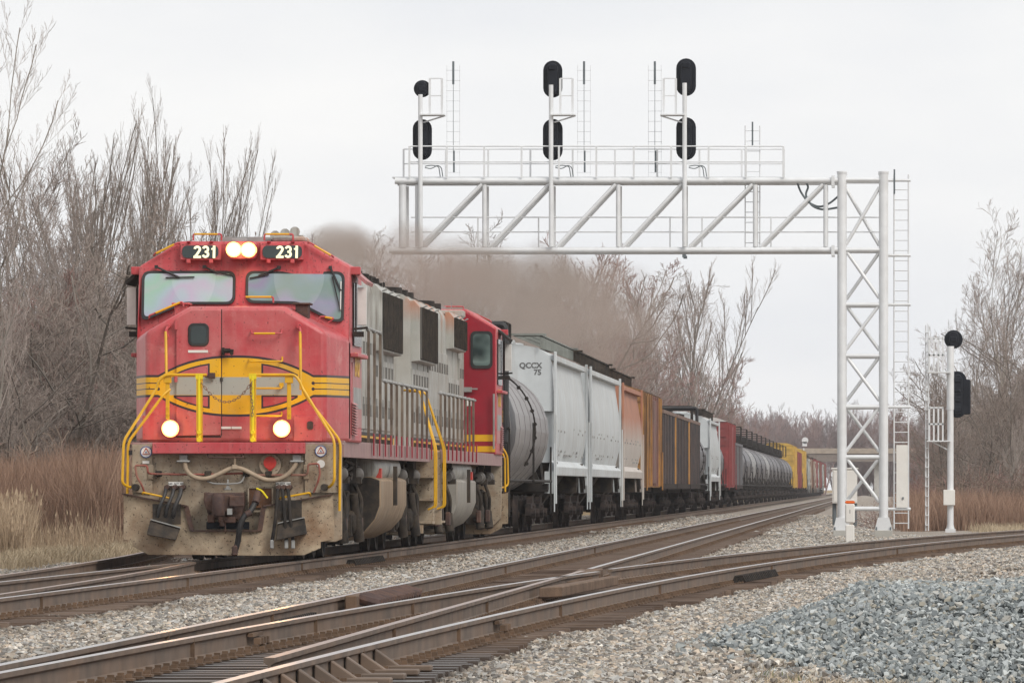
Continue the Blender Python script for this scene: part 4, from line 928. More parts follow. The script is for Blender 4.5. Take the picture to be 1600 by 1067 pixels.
# trucks
m_cyl = mat('dusty_brake_cylinder', (.11,.10,.09), .6, dirt=(.05,.04,.035), amt=.6, dscale=5)
def wheelset(parent, y, r=.53, mw=None):
    for s in (-1, 1):
        wx = s*GH
        o = MB().lathe([(wx-s*.05,r*.2),(wx-s*.05,r+.03),(wx-s*.02,r+.028),(wx-s*.015,r),(wx+s*.085,r-.006),(wx+s*.085,r*.86),(wx+s*.05,r*.8),(wx+s*.05,r*.35),(wx+s*.1,r*.3),(wx+s*.1,.05)], 'x', (0,y,r), 28).build('wheel', mw or m_under, parent, smooth=True)
    MB().lathe([(-.75,.1),(.75,.1)], 'x', (0,y,r), 12).build('axle', m_grime, parent)
for yb in (2.2, 15.4):
    for k in range(3):
        ya = yb+.75+k*1.85
        wheelset(lo, ya)
        for s in (-1,1):
            MB().lathe([(s*1.0,.20),(s*1.32,.20),(s*1.36,.13)], 'x', (0,ya,.56), 14).cb((s*1.2,ya,.5), (.2,.5,.34)).build('journal_box', m_under, lo, bevel=.01)
    for s in (-1,1):
        P = [(s*1.12,yb+a,z) for a, z in ((0,.72),(.3,1.02),(1.2,1.06),(1.6,.86),(2.2,.86),(2.6,1.06),(3.1,.86),(3.7,.86),(4.2,1.05),(5.0,.98),(5.2,.7),(4.9,.62),(4.0,.56),(3.2,.4),(2.2,.4),(1.3,.56),(.3,.6))]
        MB().prism(P, (s*.14,0,0)).build('truck_frame', m_under, lo, bevel=.015)
        for a in (.9, 4.1):
            MB().lathe([(yb+a-.02,.05),(yb+a,.11),(yb+a+.02,.125),(yb+a+.3,.125),(yb+a+.33,.09),(yb+a+.6,.09)], 'y', (s*1.36,0,1.3), 16).build('brake_cylinder', m_cyl, lo, smooth=True)
            MB().tube([(s*1.32,yb+a+.25,1.0),(s*1.38,yb+a+.4,.3)], .07, 10).tube([(s*1.36,yb+a+.35,.6),(s*1.4,yb+a+.42,.25)], .085, 10).build('damper', m_under, lo, smooth=True)
            MB().tube(roundline([(s*1.3,yb+a+.5,1.2),(s*1.42,yb+a+.6,.9),(s*1.4,yb+a+.5,.55),(s*1.3,yb+a+.7,.4)], .1), .035, 7).build('brake_pipe', m_under, lo, smooth=True)
            MB().cb((s*1.38,yb+a+.75,.5), (.1,.16,.26)).build('brake_bracket', m_coupler, lo, bevel=.02)
        b = MB()
        for k in range(8): b.tube([(s*(1.2+rnd.uniform(0,.2)), yb+rnd.uniform(.1,5), 1.15+rnd.uniform(0,.4)), (s*(1.2+rnd.uniform(0,.2)), yb+rnd.uniform(.1,5), 1.15+rnd.uniform(0,.4))], .03, 6)
        for k in (1, 4): y = yb+.2+k*.85; b.box(*sorted((s*1.3,s*1.42)), y, y+.08, 1.2, 1.58); b.box(*sorted((s*1.28,s*1.5)), y-.05, y+.2, 1.16, 1.26)
        b.build('truck_pipework', m_under, lo, kind='stuff')
MB().box(-1.0,1.0,1.0,21.5,.75,1.5).build('underframe', m_signal, lo)

# second locomotive, running backwards
lo2 = copy_tree(lo); lo2.location = (XC, Y0+LL+1.0+LL, 0); lo2.rotation_euler = (0,0,R(180))
lo2['label'] = 'second silver and red locomotive running backwards behind the leading one, rusty roof'
for ch in list(lo2.children):
    nm = ch.name.split('.')[0]
    if nm in ('headlight_spill', 'headlight_beam'): bpy.data.objects.remove(ch); continue
    if nm == 'raised_handrail':
        for q in list(ch.children_recursive): bpy.data.objects.remove(q)
        bpy.data.objects.remove(ch); continue
    if nm in ('hood', 'hood_seam', 'radiator_box'):
        ch.material_slots[0].link = 'OBJECT'; ch.material_slots[0].material = m_silver_rust
    if nm == 'fuel_tank': ch.material_slots[0].link = 'OBJECT'; ch.material_slots[0].material = mat('grey_tank_paint', (.27,.25,.22), .6, dirt=(.36,.33,.28), amt=.6, streak=(.17,.14,.11), samt=.6, sscale=6)
for p in [q for c in lo2.children_recursive for q in [c] if c.name.split('.')[0] == 'headlight']:
    p.material_slots[0].link = 'OBJECT'; p.material_slots[0].material = m_grey
# ================================================================ freight cars
FC = {}
m_car_truck = mat('sooty_truck_steel', (.03,.026,.025), .85, dirt=(.10,.065,.05), amt=.6, dscale=5, bump=.1, spec=.12)
def cached(key, fn):
    if key not in FC: FC[key] = fn()
    return FC[key]
m_seam = mat('tank_seam', (.17,.155,.155), .6)
def wheel_me():
    r = .45; m = MB()
    for s in (-1,1):
        wx = s*GH; m.lathe([(wx-s*.05,.1),(wx-s*.05,r+.03),(wx-s*.015,r),(wx+s*.085,r-.006),(wx+s*.085,r*.84),(wx+s*.04,r*.8),(wx+s*.04,r*.35),(wx+s*.1,.05)], 'x', (0,0,r), 20)
    m.lathe([(-.75,.09),(.75,.09)], 'x', (0,0,r), 8); return mesh_of(m, 'wheelset', m_car_truck, True)
def truck_me():
    m = MB()
    for s in (-1,1):
        P = [(s*1.0,a,z) for a, z in ((-1.15,.42),(-1.1,.68),(-.5,.72),(-.35,.88),(.35,.88),(.5,.72),(1.1,.68),(1.15,.42),(.8,.36),(.4,.2),(-.4,.2),(-.8,.36))]
        m.prism(P, (s*.14,0,0))
        for a in (-.2,0,.2):
            for k in range(4): m.lathe([(.3+k*.1,.075),(.36+k*.1,.075)], 'z', (s*1.12,a,0), 8)
        for a in (-.9,.9): m.lathe([(s*1.1,.13),(s*1.24,.12)], 'x', (0,a,.47), 8)
    m.box(-1.0,1.0,-.2,.2,.45,.8); return mesh_of(m, 'truck_frame', m_car_truck)
def trucks(t, Ln, detail=True):
    for y in (1.9, Ln-1.9):
        o = part('truck_frame', cached('tr', truck_me), t, (0,y,0))
        if detail:
            for a in (-.9,.9): part('wheelset', cached('wh', wheel_me), o, (0,a,0))
def underdetail(m, Ln):
    m.box(-.2,.2,.1,Ln-.1,.85,1.15)
    for y, s in ((-.05,1),(Ln+.05,-1)): m.box(-.14,.14,min(y-.3*s,y+.1*s),max(y-.3*s,y+.1*s),.78,1.05)
def ladder_mb(m, x, y, z0, z1, wd=.4, st=.32, r=.014):
    for a in (-wd/2, wd/2): m.tube([(x,y+a,z0),(x,y+a,z1)], r, 4)
    z = z0+.1
    while z < z1: m.tube([(x,y-wd/2,z),(x,y+wd/2,z)], r*.8, 4); z += st
def tank_car(Ln, body_m, head_m, label, zc=2.42, r=1.46, group=None, frame=False):
    t = thing('tank_car', (XC,0,0), label, 'tank car', group)
    e = 1.0; n = 28
    b = MB().lathe([(e+.45,r),(Ln-e-.45,r),(Ln-e-.2,r*.88),(Ln-e,r*.5),(Ln-e+.04,.02)], 'y', (0,0,zc), n).build('tank', body_m, t, smooth=True)
    MB().lathe([(e-.04,.02),(e,r*.5),(e+.12,r*.8),(e+.3,r*.95),(e+.5,r*1.002),(e+(2.6 if frame else .6),r*1.002)], 'y', (0,0,zc), n).build('tank_head', head_m, t, smooth=True)
    k = 0
    for y in np.linspace(e+1.8, Ln-e-1.8, 7):
        MB().lathe([(y,r),(y,r*1.006),(y+.03,r*1.006),(y+.03,r)], 'y', (0,0,zc), n).build('weld_seam', m_seam, b, smooth=True)
    m = MB(); underdetail(m, Ln)
    for y in (.35, Ln-.95): m.box(-1.45,1.45,y,y+.6,1.05,1.2); m.box(-1.0,1.0,y+.2,y+1.2,1.1,1.75)
    for s in (-1,1):
        for y in (1.5, Ln-1.5): m.prism([(s*.9,y,1.2),(s*1.3,y,1.2),(s*1.0,y,1.9),(s*.7,y,1.6)], (0,.25,0)); m.bar((s*1.4,y-.5,1.15),(s*1.25,y+.5,1.9),.06,.06)
    m.build('underframe', m_grime, t)
    m = MB()
    for s in (-1,1):
        m.tube([(s*1.5,.4,1.25),(s*1.5,Ln-.4,1.25)], .04, 6)
        m.tube(roundline([(s*1.5,.35,.5),(s*1.5,.35,2.1),(s*1.3,.35,2.1)],.1), .025, 5); m.tube(roundline([(s*1.5,.75,.5),(s*1.5,.75,2.4),(s*1.5,.35,2.4)],.1), .025, 5)
        m.tube([(s*1.5,Ln-.4,.5),(s*1.5,Ln-.4,2.1)], .025, 5)
        ladder_mb(m, s*1.56, Ln/2, 1.2, 2.6)
        for y in (.6, Ln-.6): m.tube([(s*1.5,y,1.2),(s*1.5,y,.45)], .02, 5)
    m.build('handrails', m_grime, t, kind='stuff')
    dm = MB().lathe([(zc+r-.05,.6),(zc+r+.62,.6),(zc+r+.68,.4)], 'z', (0,Ln/2,0), 16).build('dome', m_grime, t, smooth=True)
    pf = MB(); y0, y1, z = Ln/2-1.2, Ln/2+1.2, zc+r+.05
    pf.box(-.95,.95,y0,y1,z,z+.04)
    for x in (-.95,.95):
        for y in (y0,Ln/2,y1): pf.tube([(x,y,z),(x,y,z+.95)], .035, 5)
        for zz in (.5,.95): pf.tube([(x,y0,z+zz),(x,y1,z+zz)], .02, 5)
    for y in (y0,y1): pf.tube([(-.95,y,z+.95),(.95,y,z+.95)], .02, 5)
    pf.build('platform_rail', m_grime, t)
    if frame:
        f = MB()
        f.tube(roundline([(-1.42,.5,1.2),(-1.42,.5,4.66),(1.42,.5,4.66),(1.42,.5,1.2)], .12), .075, 8)
        f.tube(roundline([(-1.42,1.1,1.2),(-1.42,1.1,4.6),(1.42,1.1,4.6),(1.42,1.1,1.2)], .12), .05, 8)
        for x in (-1.42,1.42): f.tube([(x,.5,4.6),(x,1.1,4.6)], .03, 6)
        f.build('end_frame', m_black, t, smooth=True)
        m = MB().tube([(r*1.0*math.cos(R(a))+.05, Ln*.55, zc+r*math.sin(R(a))+.02) for a in range(78,-40,-8)], .022, 6)
        for a in range(78,-40,-12): m.lathe([(Ln*.55-.05,.05),(Ln*.55+.05,.05)], 'y', ((r+.02)*math.cos(R(a))+.03,0,zc+(r+.02)*math.sin(R(a))), 6)
        m.build('tank_pipe', m_grime, t, smooth=True)
    trucks(t, Ln); return t
def hopper(Ln, body_m, label, H=4.62, group=None, low_m=None, mark=None):
    t = thing('hopper_car', (XC,0,0), label, 'hopper car', group); W = 1.6
    # curved body section
    pr = [(-.35,H),(.35,H),(1.1,H-.12),(1.38,H-.33),(1.40,H-.6),(1.50,3.4),(1.54,2.8),(1.50,2.2),(1.38,1.72),(-1.38,1.72),(-1.50,2.2),(-1.54,2.8),(-1.50,3.4),(-1.40,H-.6),(-1.38,H-.33),(-1.1,H-.12)]
    MB().loft([[(x,y,z) for x, z in pr] for y in (1.2, Ln-1.2)]).build('body', body_m, t, smooth=True)
    MB().prism([(-1.52,1.05,3.0),(1.52,1.05,3.0),(1.45,1.05,H-.5),(1.38,1.05,H-.30),(1.1,1.05,H-.1),(.35,1.05,H+.02),(-.35,1.05,H+.02),(-1.1,1.05,H-.1),(-1.38,1.05,H-.30),(-1.45,1.05,H-.5)], (0,.12,0)).build('end_wall', body_m, t)
    for s in (-1,1):
        MB().prism([(s*1.35,1.1,1.40),(s*1.56,1.1,1.40),(s*1.58,1.1,1.62),(s*1.4,1.1,1.78)], (0,Ln-2.2,0)).build('side_sill', low_m or body_m, t, bevel=.01)
        MB().box(*sorted((s*1.36,s*1.53)), 1.1, Ln-1.1, H-.42, H-.28).build('top_chord', body_m, t, bevel=.01)
        for y in (.95, Ln-1.15):
            MB().box(*sorted((s*1.5,s*1.57)), y, y+.14, 1.15, H-.2).build('end_post', body_m, t, bevel=.01)
        b = MB()
        for y in (.5, Ln-.5):
            ladder_mb(b, s*1.58, y, .7, 2.9); b.box(*sorted((s*1.3,s*1.52)), y-.1, y+.1, .95, 1.5)
            b.tube([(s*1.55,y-.25,.5),(s*1.55,y-.25,2.2)], .02, 5)
        b.build('ladder', m_grime if s < 0 else body_m, t)
    st_ = MB()
    for s in (-1,1):
        for k in range(26):
            yy = 1.6+rnd.random()*(Ln-3.4); zz = rnd.choice((1.9,2.0,2.5,2.6)) ; st_.box(*sorted((s*1.40,s*(1.537 if zz > 2.3 else 1.47))), yy, yy+rnd.uniform(.15,.6), zz, zz+.05)
    st_.build('stencil_marks', m_grey, t, kind='stuff')
    m = MB()
    for y0, y1 in ((1.2, 4.2), (Ln-4.2, Ln-1.2)):
        sgn = 1 if y0 < 3 else -1; a = y0 if sgn > 0 else y1
        m.prism([(-1.4,a,1.75),(-1.4,a+sgn*3,1.75),(-1.4,a+sgn*3,.95)], (2.8,0,0))
        for x in (-1.45,1.45): m.bar((x,a-sgn*.4,1.1),(x,a+sgn*1.3,1.7),.1,.1); m.bar((x,a+sgn*.6,1.0),(x,a+sgn*1.9,1.7),.1,.1)
    m.build('slope_sheet', m_under, t)
    for k in range(3):
        y = Ln*(.3+.2*k); m = MB(); m.loft([[(x*w,y+yy*h,z) for x, yy in ((-1,-1),(1,-1),(1,1),(-1,1))] for w, h, z in ((1.3,1.5,1.72),(.5,.35,.55),(.5,.35,.4))]); m.build('outlet_gate', m_under, t)
    m = MB(); underdetail(m, Ln)
    for y in (.2, Ln-.5): m.box(-1.4,1.4,y,y+.3,1.0,1.2)
    m.build('underframe', m_grime, t)
    # roof walk of grating panels
    rw = MB()
    for s in (-1,1):
        for x in (.5,.72,.94,1.16): rw.box(min(s*x,s*(x+.03)), max(s*x,s*(x+.03)), .9, Ln-.9, H+.20, H+.24)
        y = .9
        while y < Ln-.9: rw.box(*sorted((s*.5,s*1.2)), y, y+.04, H+.17, H+.205); rw.box(*sorted((s*1.17,s*1.2)), y, y+.04, H-.1, H+.2); y += .8
    for y in (.85, Ln-1.35): rw.box(-1.3,1.3,y,y+.5,H+.2,H+.25)
    rw.build('roof_walk', m_under if not mark else mat('roof_walk_grating', (.2,.21,.19), .6), t)
    for k in range(4): MB().lathe([(H-.02,.38),(H+.14,.38),(H+.16,.3)], 'z', (0,Ln*(.2+.2*k),0), 12).build('roof_hatch', body_m, t, smooth=True)
    if mark:
        for i, (s_, dz) in enumerate(mark): text('lettering', s_, .19, m_ink, t, (1.20-.01*i, 1.045, H-.55-.17*i), ext=.002, off=.006, align='RIGHT')
    trucks(t, Ln); return t
def box_car(Ln, body_m, label, H=4.6, group=None, roof_m=None, mark=None, ribs=True, rib_m=None, door_m=None):
    t = thing('box_car', (XC,0,0), label, 'box car', group); W = 1.52
    MB().box(-W,W,.7,Ln-.7,1.1,H-.25).build('body', body_m, t, bevel=.01)
    MB().prism([(-W-.03,.65,H-.25),(W+.03,.65,H-.25),(W*.6,.65,H-.04),(0,.65,H),(-W*.6,.65,H-.04)], (0,Ln-1.3,0)).build('roof', roof_m or body_m, t)
    for s in (-1,1):
        n = 8
        for k in range(n+1):
            y = .75+k*(Ln-2.0)/n
            MB().box(*sorted((s*W,s*(W+.08))), y, y+.45, 1.15, H-.3).build('rib', (rib_m if rib_m and n*.4 < k < n-1 else body_m), t)
        MB().box(*sorted((s*W,s*(W+.10))), Ln/2-1.5, Ln/2+1.5, 1.25, H-.45).build('door', door_m or body_m, t, bevel=.01)
        b = MB(); ladder_mb(b, s*1.62, 1.0, 1.0, H-.4, .42, .36, .02); ladder_mb(b, s*1.62, Ln-1.0, 1.0, 2.4, .42, .36, .02); b.build('ladder', body_m, t)
    for z in np.linspace(1.5, H-.6, 7): MB().box(-W+.05,W-.05,.66,.7,z,z+.08).build('end_corrugation', body_m, t)
    m = MB(); underdetail(m, Ln); m.box(-1.2,1.2,1,Ln-1,.95,1.1); m.build('underframe', m_grime, t)
    if mark: text('lettering', mark, .3, m_white, t, (1.0,.64,H-.85), ext=.002, off=.01, align='RIGHT')
    trucks(t, Ln); return t
def gondola(Ln, body_m, label, H=4.2, group=None, top_m=None, bar_m=None, load=None):
    t = thing('gondola_car', (XC,0,0), label, 'gondola', group); W = 1.5
    for s in (-1,1): MB().box(*sorted((s*(W-.06),s*W)), .5, Ln-.5, 1.15, H-.1).build('side', body_m, t)
    for y in (.5, Ln-.56): MB().box(-W+.06,W-.06,y,y+.06,1.15,H-.1).build('end_wall', body_m, t)
    MB().box(-W+.06,W-.06,.56,Ln-.56,1.15,1.3).build('deck', body_m, t)
    for s in (-1,1):
        MB().box(*sorted((s*(W-.05),s*(W+.1))), .45, Ln-.45, H-.13, H+.0).build('top_chord', top_m or body_m, t)
        MB().box(*sorted((s*(W-.05),s*(W+.1))), .45, Ln-.45, 1.05, 1.25).build('side_sill', m_car_truck, t)
        n = 8
        for k in range(n+1):
            y = .5+k*(Ln-1.9)/n
            MB().box(*sorted((s*W,s*(W+.09))), y, y+(.9 if bar_m and k == n else .75), 1.2, H-.13).build('rib', (bar_m if bar_m and k == n else m_ribrust if k % 4 == 1 else body_m), t)
    MB().box(-W,W,.45,.56,H-.13,H).build('top_chord', top_m or body_m, t)
    for x in np.linspace(-1.3,1.3,6): MB().box(x-.05,x+.05,.42,.5,1.2,H-.13).build('end_rib', body_m, t)
    m = MB(); underdetail(m, Ln); m.box(-1.2,1.2,1,Ln-1,.9,1.1); m.build('underframe', m_grime, t)
    if load: MB().box(-1.4,1.4,.8,Ln-.8,1.3,H-.35).build('load', load, t)
    trucks(t, Ln, True); return t

c_tank1 = mat('brownish_grey_tank', (.25,.235,.235), .45, var=.12, dirt=(.17,.155,.15), amt=.6, dscale=.5, streak=(.15,.14,.14), samt=.4, sscale=4)
c_tankg = mat('dull_grey_tank', (.16,.16,.175), .42, dirt=(.07,.065,.065), amt=.6, dscale=.6)
c_tankb = mat('black_tank', (.03,.03,.036), .5, dirt=(.08,.07,.07), amt=.5, dscale=.8)
c_hop = mat('pale_grey_hopper', (.54,.57,.58), .55, var=.06, dirt=(.38,.40,.41), amt=.5, dscale=.4, streak=(.34,.31,.27), samt=.6, sscale=5)
c_tankpale = mat('pale_tank', (.42,.42,.42), .5, dirt=(.2,.19,.18), amt=.6, dscale=.5)
M = MN('orange_hopper_fading_to_cream', .6); x, y, z = M.xyz()
k = M.mix((.42,.19,.115), (.34,.15,.095), M.noise(1.2,5,lo=.35,hi=.65)); f = (z*-1+3.05+M.noise(.6,4)*.6)*1.1; f = f.mx(0).mn(1)
k = M.mix(k, (.48,.44,.40), f); k = M.mix(k, (.25,.1,.06), M.noise(5,4,vs=(1,1,.06),lo=.5,hi=.75)*.5); M.color(k); c_orange = M.m
c_yb = mat('rusty_yellow_boxcar', (.38,.19,.05), .65, var=.2, dirt=(.13,.065,.045), amt=1, dscale=.6, streak=(.07,.04,.03), samt=1.0, sscale=4)
c_ybd = mat('rusty_brown_door', (.14,.075,.06), .7, dirt=(.30,.13,.11), amt=.7, dscale=1.2)
c_gon = mat('sooty_gondola', (.032,.03,.034), .75, dirt=(.13,.085,.07), amt=.7, dscale=1.2, streak=(.12,.07,.05), samt=.6)
m_ribrust = mat('rusty_dark_rib', (.085,.06,.055), .8, dirt=(.04,.035,.035), amt=.7, dscale=3)
c_gtop = mat('rusty_top_chord', (.20,.13,.10), .8, dirt=(.1,.07,.06), amt=.5)
c_obar = mat('orange_reflective_paint', (.50,.24,.05), .6, dirt=(.25,.12,.05), amt=.5, dscale=2)
c_redb = mat('oxide_red_boxcar', (.24,.045,.045), .65, dirt=(.14,.045,.04), amt=.6, dscale=.8)
c_wroof = mat('pale_galvanised_roof', (.55,.52,.5), .5)
c_ghop = mat('grey_green_hopper', (.40,.43,.42), .6, dirt=(.22,.22,.21), amt=.7, dscale=.6, streak=(.2,.18,.16), samt=.5)
c_yel2 = mat('yellow_boxcar', (.52,.33,.06), .6, dirt=(.25,.16,.07), amt=.5, dscale=.8)
c_tan = mat('tan_hopper', (.40,.33,.27), .65, dirt=(.22,.17,.14), amt=.6, dscale=.6)
c_brn = mat('brown_boxcar', (.20,.10,.06), .7, dirt=(.1,.05,.04), amt=.5, dscale=.8)
def YX(px): return 85814/(VX-px)
CARS = []
def put(t, y, scale=1):
    t.location = (XC, y, 0); CARS.append(t); return t
put(tank_car(YX(870)-YX(799)-.9, c_tank1, c_tankb, 'brownish grey tank car coupled behind the second locomotive', r=1.5, frame=True), YX(799)+.3)
put(hopper(YX(924.5)-YX(870)-.4, c_hop, 'pale grey ribless hopper car with dark letters on its end, behind the tank car', H=4.68, mark=(('QCCX',0),('75',0))), YX(868)+.2)
put(hopper(YX(975)-YX(924.5)-.4, c_hop, 'pale grey hopper car between the lettered one and the orange one', H=4.68), YX(923.5)+.3)
put(hopper(YX(1008)-YX(975)-.4, c_orange, 'orange hopper car fading to cream at the bottom', H=4.6), YX(974)+.4)
put(box_car(YX(1036)-YX(1008)-.4, c_yb, 'rusty yellow box car with brown door behind the orange hopper', H=4.65, rib_m=c_ybd, door_m=c_ybd), YX(1008)+.2)
put(gondola(YX(1058)-YX(1036)-.4, c_gon, 'sooty black ribbed gondola right behind the yellow box car', H=4.0, top_m=c_gtop, bar_m=c_obar), YX(1036)+.3)
put(gondola(YX(1079)-YX(1058)-.4, c_gon, 'sooty black gondola in the middle of three alike', H=4.0, top_m=c_gtop, bar_m=c_obar), YX(1058)+.3)
put(gondola(YX(1095)-YX(1079)-.4, c_gon, 'last of the three sooty gondolas, in front of a grey tank car', H=4.0, top_m=c_gtop), YX(1079)+.3)
put(tank_car(18.8, c_tankg, c_tankb, 'dull grey tank car with a black end frame behind the gondolas', r=1.42, frame=True), YX(1094.5)+.3)
put(hopper(YX(1126)-YX(1110)-.6, c_hop, 'weathered pale hopper car between two grey tank cars', H=4.6), YX(1111)+.2)
put(tank_car(16.5, c_tankg, c_tankg, 'grey tank car in front of the red box car', r=1.42), YX(1126)+.3)
put(box_car(19.5, c_redb, 'oxide red box car with a pale roof', H=4.85, roof_m=c_wroof, mark='2310'), YX(1138)+.3)
put(gondola(21, mat('grey_gondola', (.15,.15,.16), .7, dirt=(.09,.08,.08), amt=.6), 'low grey gondola in front of the long row of tank cars', H=3.6), YX(1149)+.2)
ORD = 'first second third fourth fifth sixth seventh eighth ninth tenth eleventh twelfth last'.split()
y = YX(1160)+.5; proto = None; alt = None
for i in range(13):
    if i == 0: proto = tank_car(18.0, c_tankg, c_tankb, 'first of the long row of grey tank cars with black ends', group='row of grey and black tank cars'); t = proto
    else:
        t = copy_tree(proto)
        t['label'] = ORD[i]+' grey tank car of the long row behind the red box car' if i not in (2,5,12) else {2: 'paler tank car third in the long row of tank cars', 5: 'pale tank car halfway down the row of tank cars', 12: 'last tank car of the row, in front of the yellow box car'}[i]
        if i in (2, 5, 9):
            for ch in t.children:
                if ch.name.startswith('tank') and not ch.name.startswith('tank_head'): ch.material_slots[0].link = 'OBJECT'; ch.material_slots[0].material = c_tankpale if i != 9 else c_tankb
            if i == 9: t['label'] = 'black tank car in the far half of the row of tank cars'
    put(t, y); y += 18.5
pb = {}
seq = [('y','tall yellow box car straight behind the row of tank cars'),('r','dark red box car behind the tall yellow one'),('r','second dark red box car beyond the tall yellow one'),('g','grey tank car among the distant red and yellow cars'),('y','second yellow box car, farther down the train'),('t','pale tank car beyond the second yellow box car'),('h','grey hopper car beyond the second yellow box car'),('n','tan hopper car far down the train'),('b','brown box car far down the train'),('t','small dark tank car in front of the overpass'),('n','tan hopper near the tail of the train'),('r','red box car near the tail of the train'),('h','pale hopper near the tail of the train'),('b','brown box car near the tail'),('r','red box car at the tail'),('t','dark tank car at the tail'),('h','pale hopper car at the tail'),('b','brown car under the overpass'),('r','last visible red car of the train')]
for i, (k, lb) in enumerate(seq):
    if k in pb: t = copy_tree(pb[k])
    else:
        t = {'y': lambda: box_car(24, c_yel2, lb, H=5.3), 'r': lambda: box_car(19, c_redb, lb, H=4.9), 'g': lambda: tank_car(18, c_tankg, c_tankb, lb),
             't': lambda: tank_car(18, c_tankb, c_tankb, lb), 'h': lambda: hopper(18.5, c_ghop, lb), 'n': lambda: hopper(18.5, c_tan, lb), 'b': lambda: box_car(18.5, c_brn, lb, H=4.7)}[k](); pb[k] = t
    t['label'] = lb; put(t, y); y += {'y': 24.6}.get(k, 19.6)

# ================================================================ signal bridge
GY = 184.0
def G(x, y, dy=0): s = F/GY; return ((x-VX)/s, dy, HC+(HY-y)/s)      # true position on the bridge's own plane; dy is real depth
gz0 = float(ground_z(-.5, 184.))
gb = thing('signal_bridge', (0, GY, 0), 'tall white cantilever signal bridge on a lattice tower reaching over the tracks', 'signal bridge')
D = 1.05
for dy in (0, D):
    for x, nm in ((1315.5,0),(1380.5,0)):
        o = MB().lathe([(G(0,838)[2],.125),(G(0,270)[2],.125)], 'z', (G(x,0)[0], dy, 0), 18).build('tower_leg', m_galv, gb, smooth=True)
        MB().lathe([(G(0,271)[2],.14),(G(0,268)[2],.14)], 'z', (G(x,0)[0], dy, 0), 18).build('leg_cap', m_galv, o)
    xa, xb = G(1322,0)[0], G(1374,0)[0]
    for y in (281, 390.5, 476, 556, 635.5, 714, 794.5):
        MB().tube([(xa-.05, dy, G(0,y)[2]), (xb+.05, dy, G(0,y)[2])], .062, 10).build('tower_strut', m_galv, gb, smooth=True)
    lv = [287, 386, 470, 550, 630, 709, 788]
    for i in range(6):
        z0, z1 = G(0, lv[i]+6)[2], G(0, lv[i+1]-4)[2]
        front_down = i % 2 == 1
        a, b = ((xa,z0),(xb,z1)) if (front_down == (dy == 0)) else ((xb,z0),(xa,z1))
        MB().tube([(a[0], dy+.02, a[1]), (b[0], dy+.02, b[1])], .05, 10).build('tower_brace', m_galv, gb, smooth=True)
    xs = [652, 757, 862, 966, 1069.5, 1180, 1290]
    for y, r_ in ((283, .085), (391.5, .08)):
        x0 = 617 if y < 300 else 608
        MB().tube([(G(x0,0)[0], dy, G(0,y)[2]), (G(1309,0)[0], dy, G(0,y-1)[2])], r_, 12).build('beam_chord', m_galv, gb, smooth=True)
        MB().box(G(1299,0)[0], G(1304,0)[0], dy-.13, dy+.13, G(0,y+8)[2], G(0,y-8)[2]).build('flange', m_galv, gb)
    for x in [629]+xs:
        MB().tube([(G(x,0)[0], dy, G(0,386)[2]), (G(x,0)[0], dy, G(0,289)[2])], .062 if x != 629 else .10, 10).build('beam_post', m_galv, gb, smooth=True)
    for i in range(6):
        x0, x1 = xs[i]+ (8 if i else 4), xs[i+1]-4
        MB().tube([(G(x0,0)[0]+.02*dy, dy, G(0,386)[2]), (G(x1,0)[0], dy, G(0,288)[2])], .055, 10).build('beam_brace', m_galv, gb, smooth=True)
    for y0, y1 in ((398,402),):
        for x in (1069,): MB().cb((G(x,0)[0], dy, G(0,400)[2]), (.1,.1,.08)).build('conduit_clamp', m_cable, gb)
for y in (281, 390.5, 476, 556, 635.5, 714, 794.5):
    for x in (1315.5, 1380.5): MB().tube([(G(x,0)[0], 0, G(0,y)[2]), (G(x,0)[0], D, G(0,y)[2])], .05, 8).build('tower_strut', m_galv, gb, smooth=True)
for x in [629]+xs:
    for y in (283, 391.5): MB().tube([(G(x,0)[0], 0, G(0,y)[2]), (G(x,0)[0], D, G(0,y)[2])], .045, 8).build('beam_tie', m_galv, gb, smooth=True)
# walkway floor, handrails (a low one inside, a tall one above)
MB().box(G(612,0)[0], G(1225,0)[0], .18, D-.18, G(0,276)[2]-.03, G(0,276)[2]).build('walkway_floor', m_galv, gb)
for (x0, x1, yt, ym, dy, step, yb) in ((626, 1224, 230, 253, D+.1, 66, 278), (640, 1224, 229, 253.5, -.1, 60, 278)):
    for y in (yt, ym): MB().tube([(G(x0,0)[0], dy, G(0,y)[2]), (G(x1,0)[0], dy, G(0,y)[2])], .02, 6).build('walkway_rail', m_galv, gb)
    x = x0
    while x <= x1+1: MB().box(G(x,0)[0]-.025, G(x,0)[0]+.025, dy-.03, dy+.03, G(0,yb)[2], G(0,yt)[2]).build('rail_post', m_galv, gb); x += (x1-x0)/round((x1-x0)/step)
for y in (338.5, 361.5): MB().tube([(G(640,0)[0], D*.5, G(0,y)[2]), (G(1375,0)[0], D*.5, G(0,y)[2])], .02, 6).build('inner_rail', m_galv, gb)
for x in (745, 840, 1046, 1096, 1204): MB().box(G(x,0)[0]-.02, G(x,0)[0]+.02, D*.5-.02, D*.5+.02, G(0,386)[2], G(0,338)[2]).build('rail_post', m_galv, gb)
